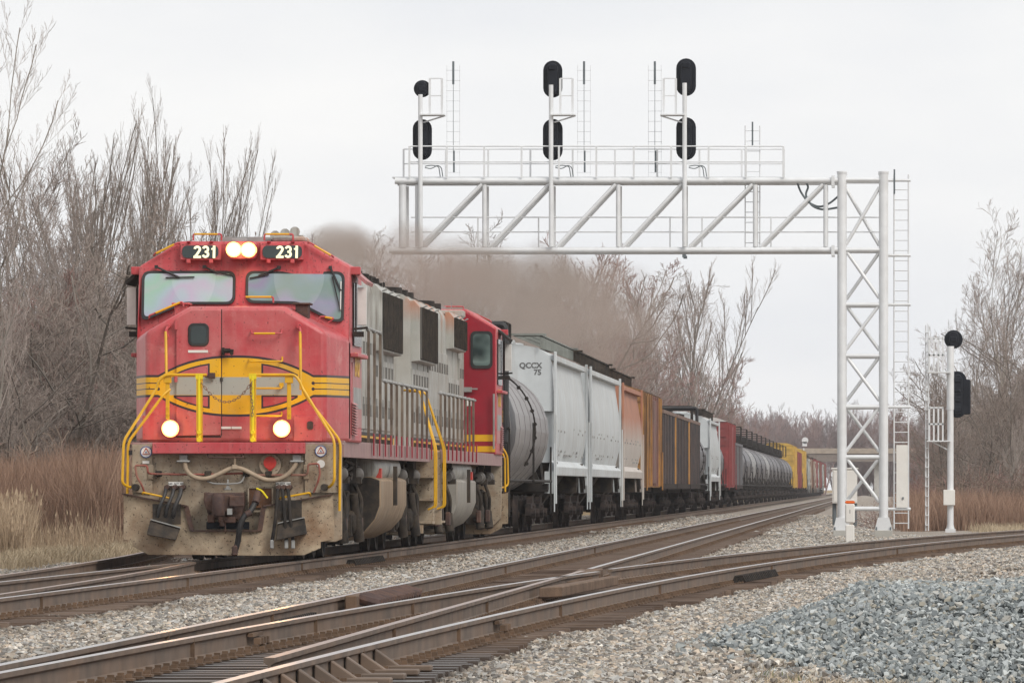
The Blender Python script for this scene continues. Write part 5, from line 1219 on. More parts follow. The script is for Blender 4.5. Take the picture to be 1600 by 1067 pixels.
# ladders
def ladder(x0, x1, y0, y1, dy, parent, step=16, r=.02, name='ladder'):
    l = MB()
    for x in (x0, x1): l.tube([G(x,y0,dy), G(x,y1,dy)], r, 6)
    o = l.build(name, m_galv, parent)
    y = y0+8
    while y < y1:
        MB().tube([G(x0,y,dy), G(x1,y,dy)], r*.7, 5).build('rung', m_galv, o); y += step
    return o
lad = ladder(1397, 1419.5, 272, 826, .4, gb, 15.8)
MB().cb(G(1397.5,283,.38), (.045,.05,.66)).build('ladder_grip', m_cable, lad)
for y in (281, 398.5, 475.5, 635.5, 795):
    MB().tube([G(1385,y,.4), G(1423,y,.4)], .04, 8).build('ladder_bracket', m_galv, gb, smooth=True)
MB().box(G(1400.5,0)[0], G(1418.5,0)[0], .33, .36, G(0,793)[2], G(0,695)[2]).build('ladder_guard', m_white, gb, bevel=.005)
MB().cb(G(1411,778,.31), (.04,.03,.06)).build('padlock', m_cable, gb)
lad2 = ladder(1163, 1186, 193, 385, D+.15, gb, 16, .016); MB().tube([G(1174.5,187,D+.12), G(1174.5,225,D+.12)], .022, 6).build('ladder_grip', m_cable, lad2)
for pts in ([(1246,286),(1250,298),(1262,316),(1280,324),(1296,318),(1309,307)], [(1260,286),(1263,292),(1258,304),(1268,322),(1285,328),(1309,324)]):
    MB().tube(roundline([G(x,y,.2) for x, y in pts], .3, 5), .028, 8).build('signal_cable', m_cable, gb, smooth=True)
for dy in (0, D):
    for x in (1315.5, 1380.5):
        xx = G(x,0)[0]; MB().box(xx-.24, xx+.24, dy-.24, dy+.24, gz0-.35, G(0,828)[2]).build('concrete_footing', m_conc, gb, bevel=.01)
        MB().prism([(xx-.24,dy-.14,G(0,828)[2]),(xx+.24,dy-.14,G(0,828)[2]),(xx+.15,dy-.14,G(0,808)[2]),(xx-.15,dy-.14,G(0,808)[2])], (0,.03,0)).build('base_gusset', m_galv, gb)
        for q in (-.19,.19): MB().tube([(xx+q,dy-.18,G(0,828)[2]),(xx+q,dy-.18,G(0,823)[2])], .02, 6).build('anchor_bolt', m_cable, gb)

def stadium(cx, cz, hw, hh, n=10):
    P = []
    for a in range(0, 181, 180//n): P.append((cx+hw*math.cos(R(a)), cz+hh-hw+hw*math.sin(R(a))))
    for a in range(180, 361, 180//n): P.append((cx+hw*math.cos(R(a)), cz-hh+hw+hw*math.sin(R(a))))
    return P
def head(parent, x, z, hw, hh, y, lamps=3, hoods=True):
    """signal target seen from the back: plate, housing, hoods on the far side"""
    P = stadium(x, z, hw, hh); pl_ = MB().loft([[(a,y,b) for a, b in P], [(a,y+.03,b) for a, b in P]]).build('signal_target', m_signal, parent)
    P2 = stadium(x, z, hw*.55, hh*.86); MB().loft([[(a,y-.18,b) for a, b in P2], [(a,y,b) for a, b in P2]]).build('lamp_housing', m_signal, pl_, bevel=.02)
    n = lamps
    for k in range(n):
        zz = z+(k-(n-1)/2)*(2*hh*.62/max(1,n-1) if n > 1 else 0)
        MB().lathe([(y+.03,.11),(y+.32,.11),(y+.32,.10),(y+.04,.10)], 'y', (x,0,zz), 14).build('lamp_hood', m_signal, pl_)
        MB().cb((x,y-.2,zz), (hw*.7,.05,.14)).build('housing_door', m_signal, pl_, bevel=.01)
def sig(px, head_list, platform_dir, label, cage=True, whip=None, ladx=None):
    t = thing('railway_signal', (0, GY, 0), label, 'railway signal', 'signals standing on the signal bridge')
    X = G(px,0)[0]
    MB().tube([(X,-.16,G(0,386)[2]), (X,-.16,G(0,head_list[0][0]+10)[2])], .06, 12).build('mast', m_galv, t, smooth=True)
    for cy_, hh, hw, n in head_list: head(t, X+.03, G(0,cy_)[2], hw/58.15, hh/58.15, .16, n)
    d = platform_dir
    x1 = G(px+d*38,0)[0]; zp = G(0,180)[2]
    pf = MB().box(min(X,x1), max(X,x1), -.35, .35, zp-.02, zp+.01).bar((X,0,G(0,193)[2]), (x1,0,zp-.02), .04, .04).build('platform', m_galv, t)
    for a, b in ((px+d*14, px+d*33),):
        for x in (a, b):
            MB().box(G(x,0)[0]-.03, G(x,0)[0]+.03, -.03, .03, zp, G(0,123)[2]).build('cage_bar', m_galv, pf)
        for y in (123, 150): MB().bar(G(a,y,0), G(b,y,0), .04, .03).build('cage_bar', m_galv, pf)
    lx = ladx
    o = MB().tube([G(lx-10,100,D*.6), G(lx-10,275,D*.6)], .005, 4).tube([G(lx+10,100,D*.6), G(lx+10,275,D*.6)], .005, 4).build('ladder', m_galv, t)
    y = 108
    while y < 275: MB().tube([G(lx-11,y,D*.6), G(lx+11,y,D*.6)], .006, 4).build('rung', m_galv, o); y += 16
    MB().tube([G(lx,94,D*.6), G(lx,130,D*.6)], .03, 6).tube([G(lx+1,234,D*.6), G(lx+1,268,D*.6)], .025, 6).tube([G(lx,130,D*.6), G(lx,234,D*.6)], .007, 4).build('ladder_grip', m_cable, t)
    for k in (0, 1): MB().tube(roundline([G(px+6,262-2*k,.1), G(px+16,264-6*k,.1), G(px+26,258+2*k,.1), G(px+32-4*k,262,.1), G(px+34-4*k,276,.1)], .1, 4), .014, 6).build('signal_cable', m_cable, t)
    return t
sig(657.5, [(138.5,13.5,13.5,1),(218,32,15,3)], 1, 'white signal mast at the far end of the bridge with a small round top head', ladx=706)
sig(861.5, [(123.5,29,15,2),(218,32.5,15.5,3)], 1, 'middle signal mast on the bridge with two black oval heads, platform to its right', ladx=911)
sig(1070, [(120.5,29.5,15.5,2),(216.5,33.5,15.5,3)], -1, 'signal mast on the bridge nearest the tower, platform to its left', ladx=1022)

# signal mast on the ground at the right
SY = 205.0; ss = F/SY
def S(x, y, dy=0): return ((x-VX)/ss-2.11, dy, HC+(HY-y)/ss)
t = thing('railway_signal', (2.11, SY, 0), 'white ground signal mast with a round head above a black oval head', 'railway signal')
gz = float(ground_z(2.1, SY))
MB().tube([S(1485,826), S(1485,541)], .095, 14).tube([S(1485,640), S(1485,541)], .11, 14).build('mast', m_galv, t, smooth=True)
c = S(1490,530); head(t, c[0], c[2], .28, .28, .2, 1)
c = S(1496,616); head(t, c[0], c[2], .27, .70, .2, 4)
MB().box(c[0]+.12, c[0]+.40, .25, .6, c[2]-.6, c[2]+.45).build('head_hood', m_signal, t, bevel=.04)
MB().box(S(1474,0)[0], S(1492,0)[0], -.22, .1, S(0,789)[2], S(0,765)[2]).build('junction_box', m_white, t, bevel=.01)
MB().prism([S(1478,828),S(1492,828),S(1487,806),S(1483,806)], (0,.04,0)).box(S(1477,0)[0], S(1493,0)[0], -.2,.2, gz-.1, S(0,826)[2]).build('mast_base', m_galv, t)
pl_ = MB()
for x in (1446.5, 1450.5): pl_.tube([S(x,508), S(x,829)], .022, 6)
lo_ = pl_.build('ladder', m_galv, t); y = 520
while y < 826: MB().box(S(1446,0)[0], S(1451,0)[0], -.2, .2, S(0,y)[2]-.01, S(0,y)[2]+.01).build('rung', m_galv, lo_); y += 15
for y0, y1 in ((529,581),(637,688)):
    pf = MB().box(S(1448,0)[0], S(1485,0)[0], -.35, .35, S(0,y1+2)[2], S(0,y1)[2]).bar(S(1456,y1+2), S(1480,y1+14), .04, .04).build('platform', m_galv, t)
    for x in (1452, 1459, 1466, 1473): MB().bar(S(x,y1,-.3), S(x,y0,-.3), .05, .03).build('cage_bar', m_galv, pf)
    for y in (y0, (y0+y1)/2): MB().bar(S(1450,y,-.3), S(1474,y,-.3), .03, .05).build('cage_bar', m_galv, pf)

# cabinet and marker post
CY = 232.; cs = F/CY; cx = (1320-VX)/cs; gz = float(ground_z(cx, CY))
t = thing('relay_cabinet', (cx, CY, gz), 'pale grey metal relay cabinet on a short leg behind the signal tower', 'cabinet')
zt = HC+(HY-733)/cs-gz; zb = HC+(HY-786)/cs-gz
MB().box(-.42,.42,-.3,.3,zb,zt).box(-.46,.46,-.34,.34,zt,zt+.05).build('housing', m_white, t, bevel=.01)
MB().box(-.38,-.02,-.32,-.3,zb+.05,zt-.05).build('door', m_white, t, bevel=.01); MB().box(.02,.38,-.32,-.3,zb+.05,zt-.05).build('door', m_white, t, bevel=.01)
for x in (-.35,.35): MB().tube([(x,0,-.1),(x,0,zb)], .07, 8).build('leg', m_cable, t)
MY = 167.; ms = F/MY; mx_ = (1328-VX)/ms; gz = float(ground_z(mx_, MY))
t = thing('marker_post', (mx_, MY, gz), 'white plastic marker post with an orange band in front of the tower', 'marker post')
hz = HC+(HY-780)/ms-gz
MB().box(-.11,.11,-.05,.05,-.2,hz-.62).build('base', m_white, t, bevel=.02)
MB().box(-.118,.118,-.06,.06,hz-.58,hz-.1).build('body', m_white, t, bevel=.03)
MB().box(-.12,.12,-.062,.062,hz-.1,hz-.04).build('band', mat('orange_band', (.75,.13,.01), .5), t, bevel=.02)
MB().box(-.118,.118,-.06,.06,hz-.04,hz).build('cap', m_white, t, bevel=.02)
text('lettering', 'I', .14, m_ink, t, (0,-.063,hz-.3), ext=.001)
# road overpass far away
t = thing('road_overpass', (-14, 1180, 0), 'low brown concrete road overpass crossing the line in the far distance', 'bridge')
MB().box(-40, 40, 0, 9, 5.6, 7.0).build('deck', mat('overpass_brown', (.17,.14,.12), .9), t)
MB().box(-40, 40, -.2, 0, 7.0, 7.9).build('parapet', mat('overpass_tan', (.30,.25,.2), .9), t)
for x in (-22, -4, 14): MB().box(x-1, x+1, 2, 7, -1, 5.6).build('pier', m_conc, t)
t = thing('railway_signal', (-11.7, 1050, 0), 'small distant white signal head rising above the yellow box cars', 'railway signal')
s5 = F/1050; MB().tube([(0,0,-.3),(0,0,HC+(HY-700)/s5)], .09, 8).build('mast', m_galv, t); c = (.1,0,HC+(HY-723)/s5)
MB().lathe([(0,.5),(.3,.5)], 'y', (.2,0,HC+(HY-688)/s5+.0), 16).box(-.2,.5,0,.3,HC+(HY-697)/s5,HC+(HY-690)/s5).build('signal_target', m_galv, t)
# ================================================================ trees, brush, reeds
def twig_mat(name, a, b):
    M = MN(name, .9, spec=.15); oi = M.nt.nodes.new('ShaderNodeObjectInfo'); k = M.mix(a, b, M.noise(1.3, 3, lo=.3, hi=.7)*.6+E(M.nt, oi.outputs['Random'])*.4); M.color(k); return M.m
m_bark = twig_mat('grey_bark', (.18,.16,.14), (.31,.28,.245)); m_twig = twig_mat('brown_grey_twigs', (.25,.21,.19), (.38,.325,.295))
m_bark2 = twig_mat('dark_bark', (.12,.105,.09), (.22,.19,.165)); m_twig2 = twig_mat('dark_brown_twigs', (.19,.155,.13), (.32,.265,.235))
m_redtwig = twig_mat('reddish_twigs', (.21,.13,.11), (.30,.19,.165)); m_bush = twig_mat('brown_brush_twigs', (.16,.12,.095), (.28,.22,.175))
def grow(seed, H, stems=1, levels=4, nseg=6, spread=.55, up=.25, r0=.14, first=.25, kids=(7,6,5,4), wander=.10, lean=.15, lr=.58):
    rr = random.Random(seed); segs = []
    def br(p, d, ln, r, lv):
        n = max(2, nseg-lv*2 if lv > 1 else nseg); st = ln/n; q = p; pts = [p]; rs = [r]
        for i in range(n):
            d = (d+Vector((rr.gauss(0,wander), rr.gauss(0,wander), rr.gauss(0,wander)+up*.25*(lv > 0)))).normalized(); q = q+d*st; pts.append(q); rs.append(r*(1-.85*(i+1)/n))
            segs.append((pts[-2], q, rs[-2], rs[-1], lv))
        if lv < levels:
            nk = kids[lv]
            for k in range(nk):
                t = first+(1-first)*(k+rr.random())/nk if lv == 0 else .15+.85*(k+rr.random())/nk
                i = min(n-1, int(t*n)); base = pts[i].lerp(pts[i+1], t*n-i); a = rr.uniform(0, 6.283)
                dd = (pts[i+1]-pts[i]).normalized(); o1 = dd.orthogonal().normalized(); o2 = dd.cross(o1)
                nd = (dd*(1-spread*.4)+(o1*math.cos(a)+o2*math.sin(a))*spread*rr.uniform(.6,1.3)+Vector((0,0,up*.5))).normalized()
                br(base, nd, ln*lr*rr.uniform(.6,1.15)*(1.15-.5*t), max(.004, rs[i]*rr.uniform(.28,.42)), lv+1)
    for s in range(stems):
        a = 6.283*s/max(1,stems)+rr.random(); l = lean*(1 if stems > 1 else .3)*rr.uniform(.5,1.5)
        br(Vector((math.cos(a)*.15*(stems>1), math.sin(a)*.15*(stems>1), -.2)), Vector((math.cos(a)*l, math.sin(a)*l, 1)).normalized(), H*rr.uniform(.75,1.0), r0*rr.uniform(.7,1.1), 0)
    return segs
def segmesh(segs, name, m, minr=.0):
    A = np.array([tuple(s[0]) for s in segs]); B = np.array([tuple(s[1]) for s in segs]); ra = np.maximum(minr, np.array([s[2] for s in segs])); rb = np.maximum(minr, np.array([s[3] for s in segs]))
    d = B-A; d /= np.linalg.norm(d, axis=1)[:, None]+1e-9; ref = np.where(np.abs(d[:, 2:3]) < .9, np.array([[0,0,1.]]), np.array([[1.,0,0]]))
    u = np.cross(d, ref); u /= np.linalg.norm(u, axis=1)[:, None]+1e-9; v = np.cross(d, u); n = len(segs); V = np.zeros((n, 6, 3))
    for j in range(3):
        c, s = math.cos(j*2.0944), math.sin(j*2.0944); V[:, j] = A+(u*c+v*s)*ra[:, None]; V[:, 3+j] = B+(u*c+v*s)*rb[:, None]
    base = np.arange(n)[:, None]*6; f = np.concatenate([base+np.array([[j, (j+1)%3, 3+(j+1)%3, 3+j]]) for j in range(3)])
    me = bpy.data.meshes.new(name); me.from_pydata(V.reshape(-1,3).tolist(), [], f.tolist()); me.materials.append(m); return me
def tree_meshes(seed, mb_, mt_, minr=.012, **k):
    sg = grow(seed, **k); return (segmesh([s for s in sg if s[4] <= 1], 'trunk', mb_, .02), segmesh([s for s in sg if s[4] > 1], 'crown', mt_, minr), float(np.percentile([s[1].z for s in sg], 99.3)))
VAR = {
 'tall':  [tree_meshes(100+i, m_bark, m_twig, H=12, stems=1, levels=4, kids=(16,7,6,4), up=.5, spread=.55, r0=.15, first=.18, lr=.48, minr=.0045) for i in range(3)],
 'multi': [tree_meshes(200+i, m_bark2, m_twig2, H=10.5, stems=7, levels=3, kids=(13,9,8,3), up=.5, spread=.5, r0=.07, first=.2, lean=.42, lr=.42, wander=.035, minr=.005) for i in range(3)],
 'dense': [tree_meshes(300+i, m_bark2, m_twig2, H=8, stems=3, levels=4, kids=(10,7,6,5), up=.2, spread=.8, r0=.09, first=.1, lean=.2, wander=.12, lr=.5, minr=.005) for i in range(3)],
 'red':   [tree_meshes(400+i, m_bark, m_redtwig, H=8, stems=3, levels=4, kids=(10,7,6,4), up=.35, spread=.65, r0=.11, first=.12, lean=.3, lr=.5, minr=.007) for i in range(2)],
 'big':   [tree_meshes(500+i, m_bark, m_twig, H=14, stems=2, levels=4, kids=(13,8,6,5), up=.4, spread=.68, r0=.2, first=.2, lean=.1, lr=.5, minr=.008) for i in range(2)],
}
NM = {'tall': 'bare_tree', 'multi': 'bare_tree', 'dense': 'thicket_tree', 'red': 'bare_tree', 'big': 'bare_tree'}
def plant(kind, X, Y, h, label, group, rz=None, v=None, wx=1.0):
    V = VAR[kind]; me = V[(v if v is not None else rnd.randrange(len(V)))]
    o = thing(NM[kind], (X, Y, float(ground_z(X, Y))-.05), label, 'tree', group, rz if rz is not None else rnd.uniform(0, 6.28)); s = h/me[2]; o.scale = (s*wx, s*wx, s)
    part('trunk', me[0], o); part('crown', me[1], o); return o
def at(px, Y): return (px-VX)/F*Y
def hgt(py, Y): return HC+(HY-py)/F*Y+.4
GL = 'bare trees behind the tracks on the left'
for i, (k, px, py, Y, wx, lb) in enumerate([
    ('tall', -30, -10, 152, .8, 'pale slender tree cut by the left edge of the photo, its twigs reaching highest'),
    ('big', 20, 175, 172, 1, 'bare tree near the left edge with thin pale trunk'),
    ('multi', 120, 140, 185, .75, 'many-stemmed bare tree with stems fanning up, tallest left of the locomotive'),
    ('multi', 215, 215, 196, .7, 'many-stemmed bare tree between the fanned one and the cab'),
    ('multi', 290, 180, 205, .55, 'upright many-stemmed bare tree rising right behind the cab roof'),
    ('tall', 255, 250, 210, .8, 'slender bare tree behind the cab, left of its number board'),
    ('big', 95, 250, 190, 1, 'wide dark bare tree low behind the reeds'),
    ('dense', 60, 330, 165, 1.2, 'dense tangled tree at the left behind the brush')]):
    plant(k, at(px, Y), Y, hgt(py, Y), lb, GL, wx=wx)
ADJ = {'big': 'wide', 'tall': 'slender', 'red': 'reddish', 'dense': 'tangled', 'multi': 'many-stemmed'}
def wlabel(X, Y):
    px = VX+X*F/Y; nm = 'the exhaust smoke' if px < 760 else 'the pale grey hoppers' if px < 930 else 'the orange hopper' if px < 1040 else 'the sooty gondolas' if px < 1095 else 'the red box car' if px < 1150 else 'the long row of tank cars'
    return '%s bare tree in the woods behind %s' % (ADJ[kk], nm)
k = 0
for i in range(30):      # tangled understorey right behind the reeds
    Y = rnd.uniform(156, 200); px = -60+i*16+rnd.uniform(-9,9)
    plant('dense' if i % 5 else 'red', at(px, Y), Y, hgt(rnd.uniform(400, 500), Y), ('dark tangled' if i % 5 else 'reddish')+' thicket tree behind the dry brush, '+('near the left edge' if px < 90 else 'midway' if px < 210 else 'beside the cab'), 'tangled thicket behind the dry brush', wx=1.15)
for i in range(58):       # woods along the line
    t = (i+.5)/58; Y = 240/(1-t*.68); X = -17.5-rnd.uniform(0, 10)
    kk = rnd.choice(['big','tall','red','dense','red','big']); plant(kk, X, Y, min(14.0, 6.6+Y*.0165)*rnd.uniform(.8,1.12), wlabel(X, Y), 'woods along the far side of the train', wx=1.15)
for px, py, Y, k in ((1062, 415, 640, 'multi'), (1010, 440, 560, 'tall'), (930, 400, 450, 'red'), (880, 385, 400, 'red'), (1125, 560, 760, 'red'), (975, 500, 480, 'red')):
    plant(k, at(px, Y), Y, hgt(py, Y), {1062: 'large forked bare tree standing clear above the train', 1010: 'slim bare tree left of the large forked one', 930: 'reddish bare tree above the hopper cars', 880: 'bare tree above the pale hopper cars, left of the reddish one', 1125: 'low wide bare tree above the red box car', 975: 'reddish bare tree above the orange hopper'}[px], 'woods along the far side of the train')
GRP = 'bare trees at the right edge'
for i, (k, px, py, Y, lb) in enumerate([('dense',1500,560,262,'low tangled tree behind the ground signal'), ('dense',1530,590,250,'tangled tree right of the ground signal'), ('tall',1560,395,275,'slender tree rising above the right-hand woods'),
    ('big',1605,340,268,'tall bare tree cut by the right edge of the photo'), ('tall',1515,450,300,'thin bare tree between the ground signal and the right-hand woods'), ('dense',1590,520,245,'dense tangled tree at the right edge'),
    ('tall',1570,650,236,'small pale birch-like tree in front of the right-hand woods'), ('dense',1470,640,300,'low tangled tree behind the signal ladder')]):
    plant(k, at(px, Y), Y, hgt(py, Y), lb, GRP)
for i in range(34):
    t = (i+.5)/34; Y = 262/(1-t*.70); X = at(1462, Y)+rnd.uniform(0, 1)*(5+Y*.012)
    kk = rnd.choice(['big','tall','dense','dense','red']); plant(kk, X, Y, rnd.uniform(5.5, 8.5), ADJ[kk]+' bare tree in the woods right of the signal, '+('near edge' if Y < 400 else 'farther back'), 'woods right of the signal tower', wx=1.1)

# far woods as one mass
def far_obj(seed, m):
    sg = grow(seed, H=10, stems=4, levels=3, kids=(12,8,8,3), up=.45, spread=.6, r0=.16, first=.1, lean=.3, lr=.45, wander=.1); me = segmesh(sg, 'far', m, .011); return bpy.data.objects.new('far', me)
m_far1 = twig_mat('far_twigs', (.20,.16,.155), (.28,.225,.22)); m_far2 = twig_mat('far_reddish_twigs', (.24,.165,.155), (.30,.22,.205))
src = [far_obj(700+i, m_far1 if i % 3 else m_far2) for i in range(5)]
P = []; 
for i in range(1500):
    q = rnd.random()
    if q < .42: Y = 260/(1-rnd.random()*.76); X = -19-rnd.random()**1.4*55; s = rnd.uniform(.6, .98)*(.78+Y/1600)
    elif q < .60: Y = 290/(1-rnd.random()*.74); X = max(9, at(1480, Y))+rnd.random()*(12+Y*.03); s = rnd.uniform(.6, .95)
    elif q < .92: Y = rnd.uniform(1190, 1330); X = rnd.uniform(-95, 40); s = rnd.uniform(1.0, 1.5)
    else: Y = rnd.uniform(650, 1100); X = at(1400, Y)+rnd.random()*12+4; s = rnd.uniform(.6, .9)
    P.append((X, Y, float(ground_z(X, Y))-.3, s))
P = np.array(P); n = len(P); rot = np.zeros((n,3)); rot[:,2] = np.random.default_rng(5).uniform(0, 6.28, n)
scatter('far_woods', src, P[:, :3], rot, P[:, 3], np.arange(n) % 5)
# lower brush beneath the woods
m_u = m_bush
def bush_obj(seed, m, H=2.2):
    sg = grow(seed, H=H, stems=12, levels=2, kids=(6,5,3), up=.15, spread=.8, r0=.022, first=.1, lean=.55, lr=.5, wander=.2, nseg=4); return bpy.data.objects.new('bush', segmesh(sg, 'bush', m, .007))
src = [bush_obj(800+i, m_bush if i % 2 else m_redtwig) for i in range(4)]
P = []
for i in range(1500):
    q = rnd.random()
    if q < .6: Y = 148/(1-rnd.random()*.6); X = -18.2-rnd.random()**1.5*14; s = rnd.uniform(.8, 1.8)*(1 if Y > 190 or X < -22 else .8)
    else: Y = 225/(1-rnd.random()*.65); X = max(at(1398, Y)+.5, 2.5 if Y > 250 else 3)+rnd.random()*(7+Y*.02); s = rnd.uniform(.5, 1.2)
    P.append((X, Y, float(ground_z(X, Y))-.05, s))
P = np.array(P); n = len(P); rot = np.zeros((n,3)); rot[:,2] = np.random.default_rng(6).uniform(0, 6.28, n)
scatter('undergrowth', src, P[:, :3], rot, P[:, 3], np.arange(n) % 4)

# reddish dry brush, tan reeds, short dry grass
def blades(name, m, seed, n, w, h0, h1, bw, sway, heads=0):
    rr = np.random.default_rng(seed); V = []; Fc = []
    for i in range(n):
        x, y = rr.uniform(-w, w, 2); h = rr.uniform(h0, h1); a = rr.uniform(0, 6.28); dx, dy = rr.normal(0, sway, 2)*h; ux, uy = math.cos(a)*bw, math.sin(a)*bw; o = len(V)
        V += [(x-ux,y-uy,0),(x+ux,y+uy,0),(x+dx*.35-ux*.8,y+dy*.35-uy*.8,h*.6),(x+dx*.35+ux*.8,y+dy*.35+uy*.8,h*.6),(x+dx-ux*.15,y+dy-uy*.15,h),(x+dx+ux*.15,y+dy+uy*.15,h)]
        Fc += [(o,o+1,o+3,o+2),(o+2,o+3,o+5,o+4)]
        if rr.random() < heads:
            o = len(V); hx, hy, b = x+dx, y+dy, bw*3.2
            V += [(hx-b,hy,h-.03),(hx,hy-b,h-.03),(hx+b,hy,h-.03),(hx,hy+b,h-.03),(hx+dx*.1,hy+dy*.1,h+.10),(hx,hy,h-.08)]; Fc += [(o,o+1,o+4),(o+1,o+2,o+4),(o+2,o+3,o+4),(o+3,o,o+4),(o+1,o,o+5),(o+2,o+1,o+5),(o+3,o+2,o+5),(o,o+3,o+5)]
    me = bpy.data.meshes.new(name); me.from_pydata(V, [], Fc); me.materials.append(m); return bpy.data.objects.new(name, me)
def blade_mat(name, a, b):
    M = MN(name, .85, spec=.2); g = M.nt.nodes.new('ShaderNodeNewGeometry'); M.color(M.mix(a, b, E(M.nt, g.outputs['Random Per Island']))); return M.m
m_rb = blade_mat('reddish_dry_stems', (.22,.135,.095), (.38,.255,.185)); m_reed = blade_mat('tan_reeds', (.26,.185,.12), (.52,.40,.28)); m_gr = blade_mat('dry_straw_grass', (.34,.27,.18), (.56,.46,.33))
def band(n, pxa, pxb, Ya, Yb, seed, lim=None):
    rr = np.random.default_rng(seed); Y = rr.uniform(Ya, Yb, n); px = rr.uniform(pxa, pxb, n); X = (px-VX)/F*Y; return X, Y
X, Y = band(2300, -40, 330, 138, 158, 1); k = X < -15.6-.05*(Y-138); X, Y = X[k], Y[k]
n = len(X); rot = np.zeros((n,3)); rot[:,2] = np.random.default_rng(2).uniform(0,6.28,n)
scatter('dry_brush', [blades('a', m_rb, 60+i, 90, .5, .6, 2.0, .006, .2) for i in range(4)], np.c_[X, Y, ground_z(X, Y)-.05], rot, np.random.default_rng(3).uniform(.75,1.15,n)*(1+.18*np.sin(X*1.3+Y*.4)*np.cos(X*.6-Y*.9)), np.arange(n)%4)
X, Y = band(1500, -30, 215, 124, 142, 4); lim = np.where((X/Y*F+VX) < 25, .9, .05); rr = np.random.default_rng(8); k = (rr.random(len(X)) < lim)*(X < -14.6); X, Y, lim = X[k], Y[k], lim[k]
n = len(X); rot = np.zeros((n,3)); rot[:,2] = rr.uniform(0,6.28,n)
scatter('reeds', [blades('a', m_reed, 70+i, 60, .35, .45, 1.35, .007, .16, .12) for i in range(4)], np.c_[X, Y, ground_z(X, Y)-.05], rot, np.where(lim>.5, 1.0, .65)*rr.uniform(.7,1.2,n), np.arange(n)%4)
X, Y = band(1200, -30, 262, 112, 146, 9); Xr = np.random.default_rng(12).uniform(3.0, 16, 1900); Yr = np.random.default_rng(13).uniform(178, 330, 1900)
k = X < -13.9-cross(np.minimum(Y,112))*0.25; X, Y = np.r_[X[k], Xr], np.r_[Y[k], Yr]
k = ~((X > 0)*(X < 1.5+branch(np.minimum(Y,300))-2.9)*0 > 0) & ~((X>0)&(np.abs(X-(TC2+branch(np.minimum(Y,299))))<2.6)); X, Y = X[k], Y[k]
n = len(X); rot = np.zeros((n,3)); rot[:,2] = rr.uniform(0,6.28,n)
scatter('dry_grass', [blades('a', m_gr, 80+i, 90, .35, .06, .28, .006, .35) for i in range(4)], np.c_[X, Y, ground_z(X, Y)-.02], rot, rr.uniform(.7,1.4,n), np.arange(n)%4)
# reddish brush on the right, behind the ground signal
Xr = rr.uniform(0.9, 12, 2600); Yr = rr.uniform(212, 260, 2600); k = (Xr > (1400-VX)/F*Yr)&(np.abs(Xr-(TC2+branch(np.minimum(Yr,299))))>2.2); Xr, Yr = Xr[k], Yr[k]; n = len(Xr); rot = np.zeros((n,3)); rot[:,2] = rr.uniform(0,6.28,n)
scatter('dry_brush', [blades('a', m_rb, 90+i, 80, .5, .5, 1.5, .007, .22) for i in range(4)], np.c_[Xr, Yr, ground_z(Xr, Yr)-.05], rot, rr.uniform(.55,1.0,n), np.arange(n)%4)
# bush and weeds by the tower and the heap
for px, Y, s, lb, j in ((1372, 222, .55, 'small reddish bush behind the tower foot', 1),):
    o = thing('bush', (at(px,Y), Y, float(ground_z(at(px,Y),Y))-.05), lb, 'bush'); o.scale = (s,)*3; part('branches', src[j].data if False else bpy.data.meshes['bush'], o)
wx = rr.uniform(-.1, 3.2, 260); wy = rr.uniform(63.5, 90, 260); k = (wx > .3+(wy-63)*.02)
wx, wy = wx[k], wy[k]; n = len(wx); rot = np.zeros((n,3)); rot[:,2] = rr.uniform(0,6.28,n)
fx = rr.uniform(-.9, 1.3, 170); fy = rr.uniform(48.6, 51.2, 170)
wx = np.r_[wx, fx]; wy = np.r_[wy, fy]; n = len(wx); rot = np.zeros((n,3)); rot[:,2] = rr.uniform(0,6.28,n)
scatter('weeds', [blades('a', m_gr if i < 3 else blade_mat('green_weed', (.08,.11,.03), (.2,.22,.08)), 95+i, 26, .12, .03, .11, .0035, .5) for i in range(4)], np.c_[wx, wy, ground_z(wx, wy)+pile_h(wx,wy)-.01], rot, rr.uniform(.6,1.3,n), np.minimum(3, (rr.random(n)*3.15).astype(int)))

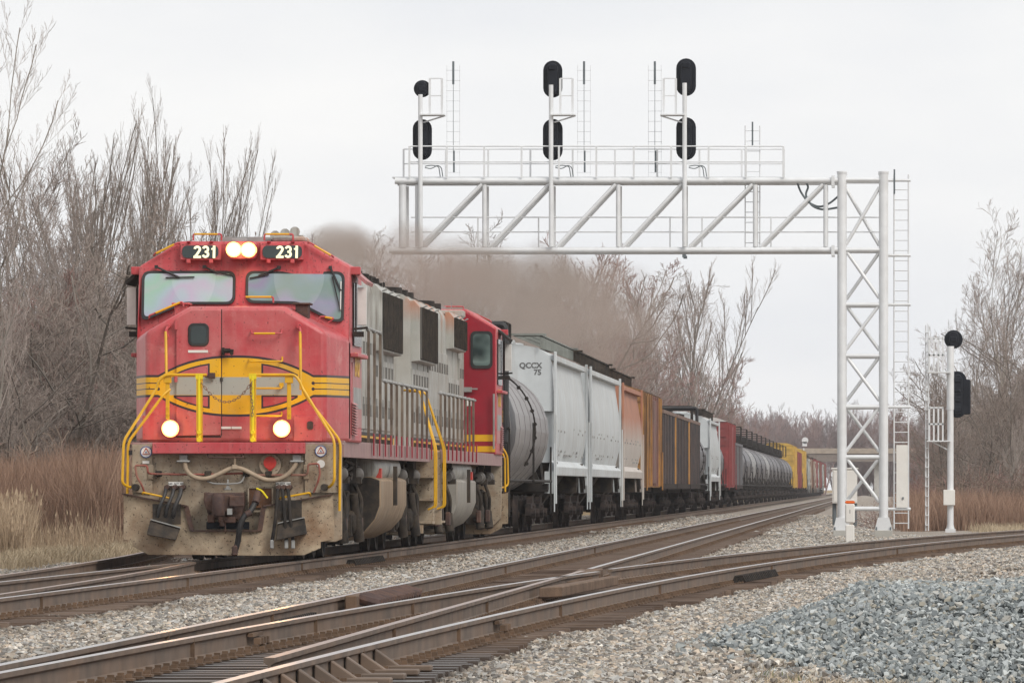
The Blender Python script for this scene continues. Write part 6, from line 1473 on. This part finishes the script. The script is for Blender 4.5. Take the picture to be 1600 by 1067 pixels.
# ================================================================ exhaust smoke, haze
def smoke():
    m = bpy.data.materials.new('diesel_exhaust'); m.use_nodes = True; nt = m.node_tree; nt.nodes.clear(); N = nt.nodes.new; l = nt.links.new
    out = N('ShaderNodeOutputMaterial'); pv = N('ShaderNodeVolumePrincipled'); l(pv.outputs[0], out.inputs['Volume'])
    pv.inputs['Color'].default_value = (.50,.42,.37,1); pv.inputs['Anisotropy'].default_value = .2
    tc = N('ShaderNodeTexCoord'); sx = N('ShaderNodeSeparateXYZ'); l(tc.outputs['Object'], sx.inputs[0]); x, y, z = [E(nt, sx.outputs[i]) for i in range(3)]
    mp = N('ShaderNodeMapping'); mp.inputs['Scale'].default_value = (.7,.13,.8); l(tc.outputs['Object'], mp.inputs[0])
    nz = N('ShaderNodeTexNoise'); nz.inputs['Scale'].default_value = 1; nz.inputs['Detail'].default_value = 5; l(mp.outputs[0], nz.inputs['Vector']); ns = E(nt, nz.outputs[0])
    t = y/170                                           # 0 at the stack, 1 at the far end
    cz = (t.mx(0).pow(.6))*2.4+.05; rad = t*2.6+.30+(ns-.5)*3.0*(t*.8+.35)
    dx = x/1.5; dz = (z-cz); rr_ = (dx*dx+dz*dz).pow(.5)
    e = (((rad-rr_)/(t*1.8+.55)).mx(0)).mn(1)
    d = e*((ns-.38)*4).mx(0)*((y/-170+1).mx(0)+.05)*((t*-1+1).mx(0))*SMOKE
    l(d.k, pv.inputs['Density']); return m
SMOKE = .55
sm = MB().box(-5.5, 4.5, 0, 170, -.25, 6.5).build('exhaust_smoke', smoke(), kind='stuff'); sm.location = (XC, 112.5, 4.75)
hz_ = bpy.data.materials.new('pale_air'); hz_.use_nodes = True; hz_.node_tree.nodes.clear(); a = hz_.node_tree.nodes.new('ShaderNodeOutputMaterial'); b = hz_.node_tree.nodes.new('ShaderNodeVolumePrincipled')
b.inputs['Density'].default_value = .00011; b.inputs['Color'].default_value = (.93,.95,1,1); hz_.node_tree.links.new(b.outputs[0], a.inputs['Volume'])
hb = MB().box(-200, 150, -30, 1420, -2.6, 26).build('haze', hz_, kind='stuff')

# labels that single out alike trees by their order across the view
ORDS = 'leftmost,second from left,third from left,fourth from left,fifth from left,sixth from left,seventh from left,eighth from left,ninth from left,tenth from left,eleventh from left,twelfth from left,thirteenth from left,fourteenth from left,fifteenth from left,sixteenth from left,seventeenth from left,eighteenth from left'.split(',')
by = {}
for o in list(scn.objects):
    if o.get('category') == 'tree': by.setdefault(o['label'], []).append(o)
for lb, os_ in by.items():
    if len(os_) < 2: continue
    os_.sort(key=lambda o: o.location.x/o.location.y)
    q = lb.replace('bare tree', 'bare trees').replace('thicket tree', 'thicket trees').replace(' in the woods', '').replace('behind the dry brush, near the left edge', 'behind the brush at the left edge').replace('dark tangled', 'dark').replace('behind the dry brush,', 'behind the brush,')
    for i, o in enumerate(os_):
        if i < len(ORDS): o['label'] = (ORDS[i] if i < len(os_)-1 else 'rightmost')+' of the '+q
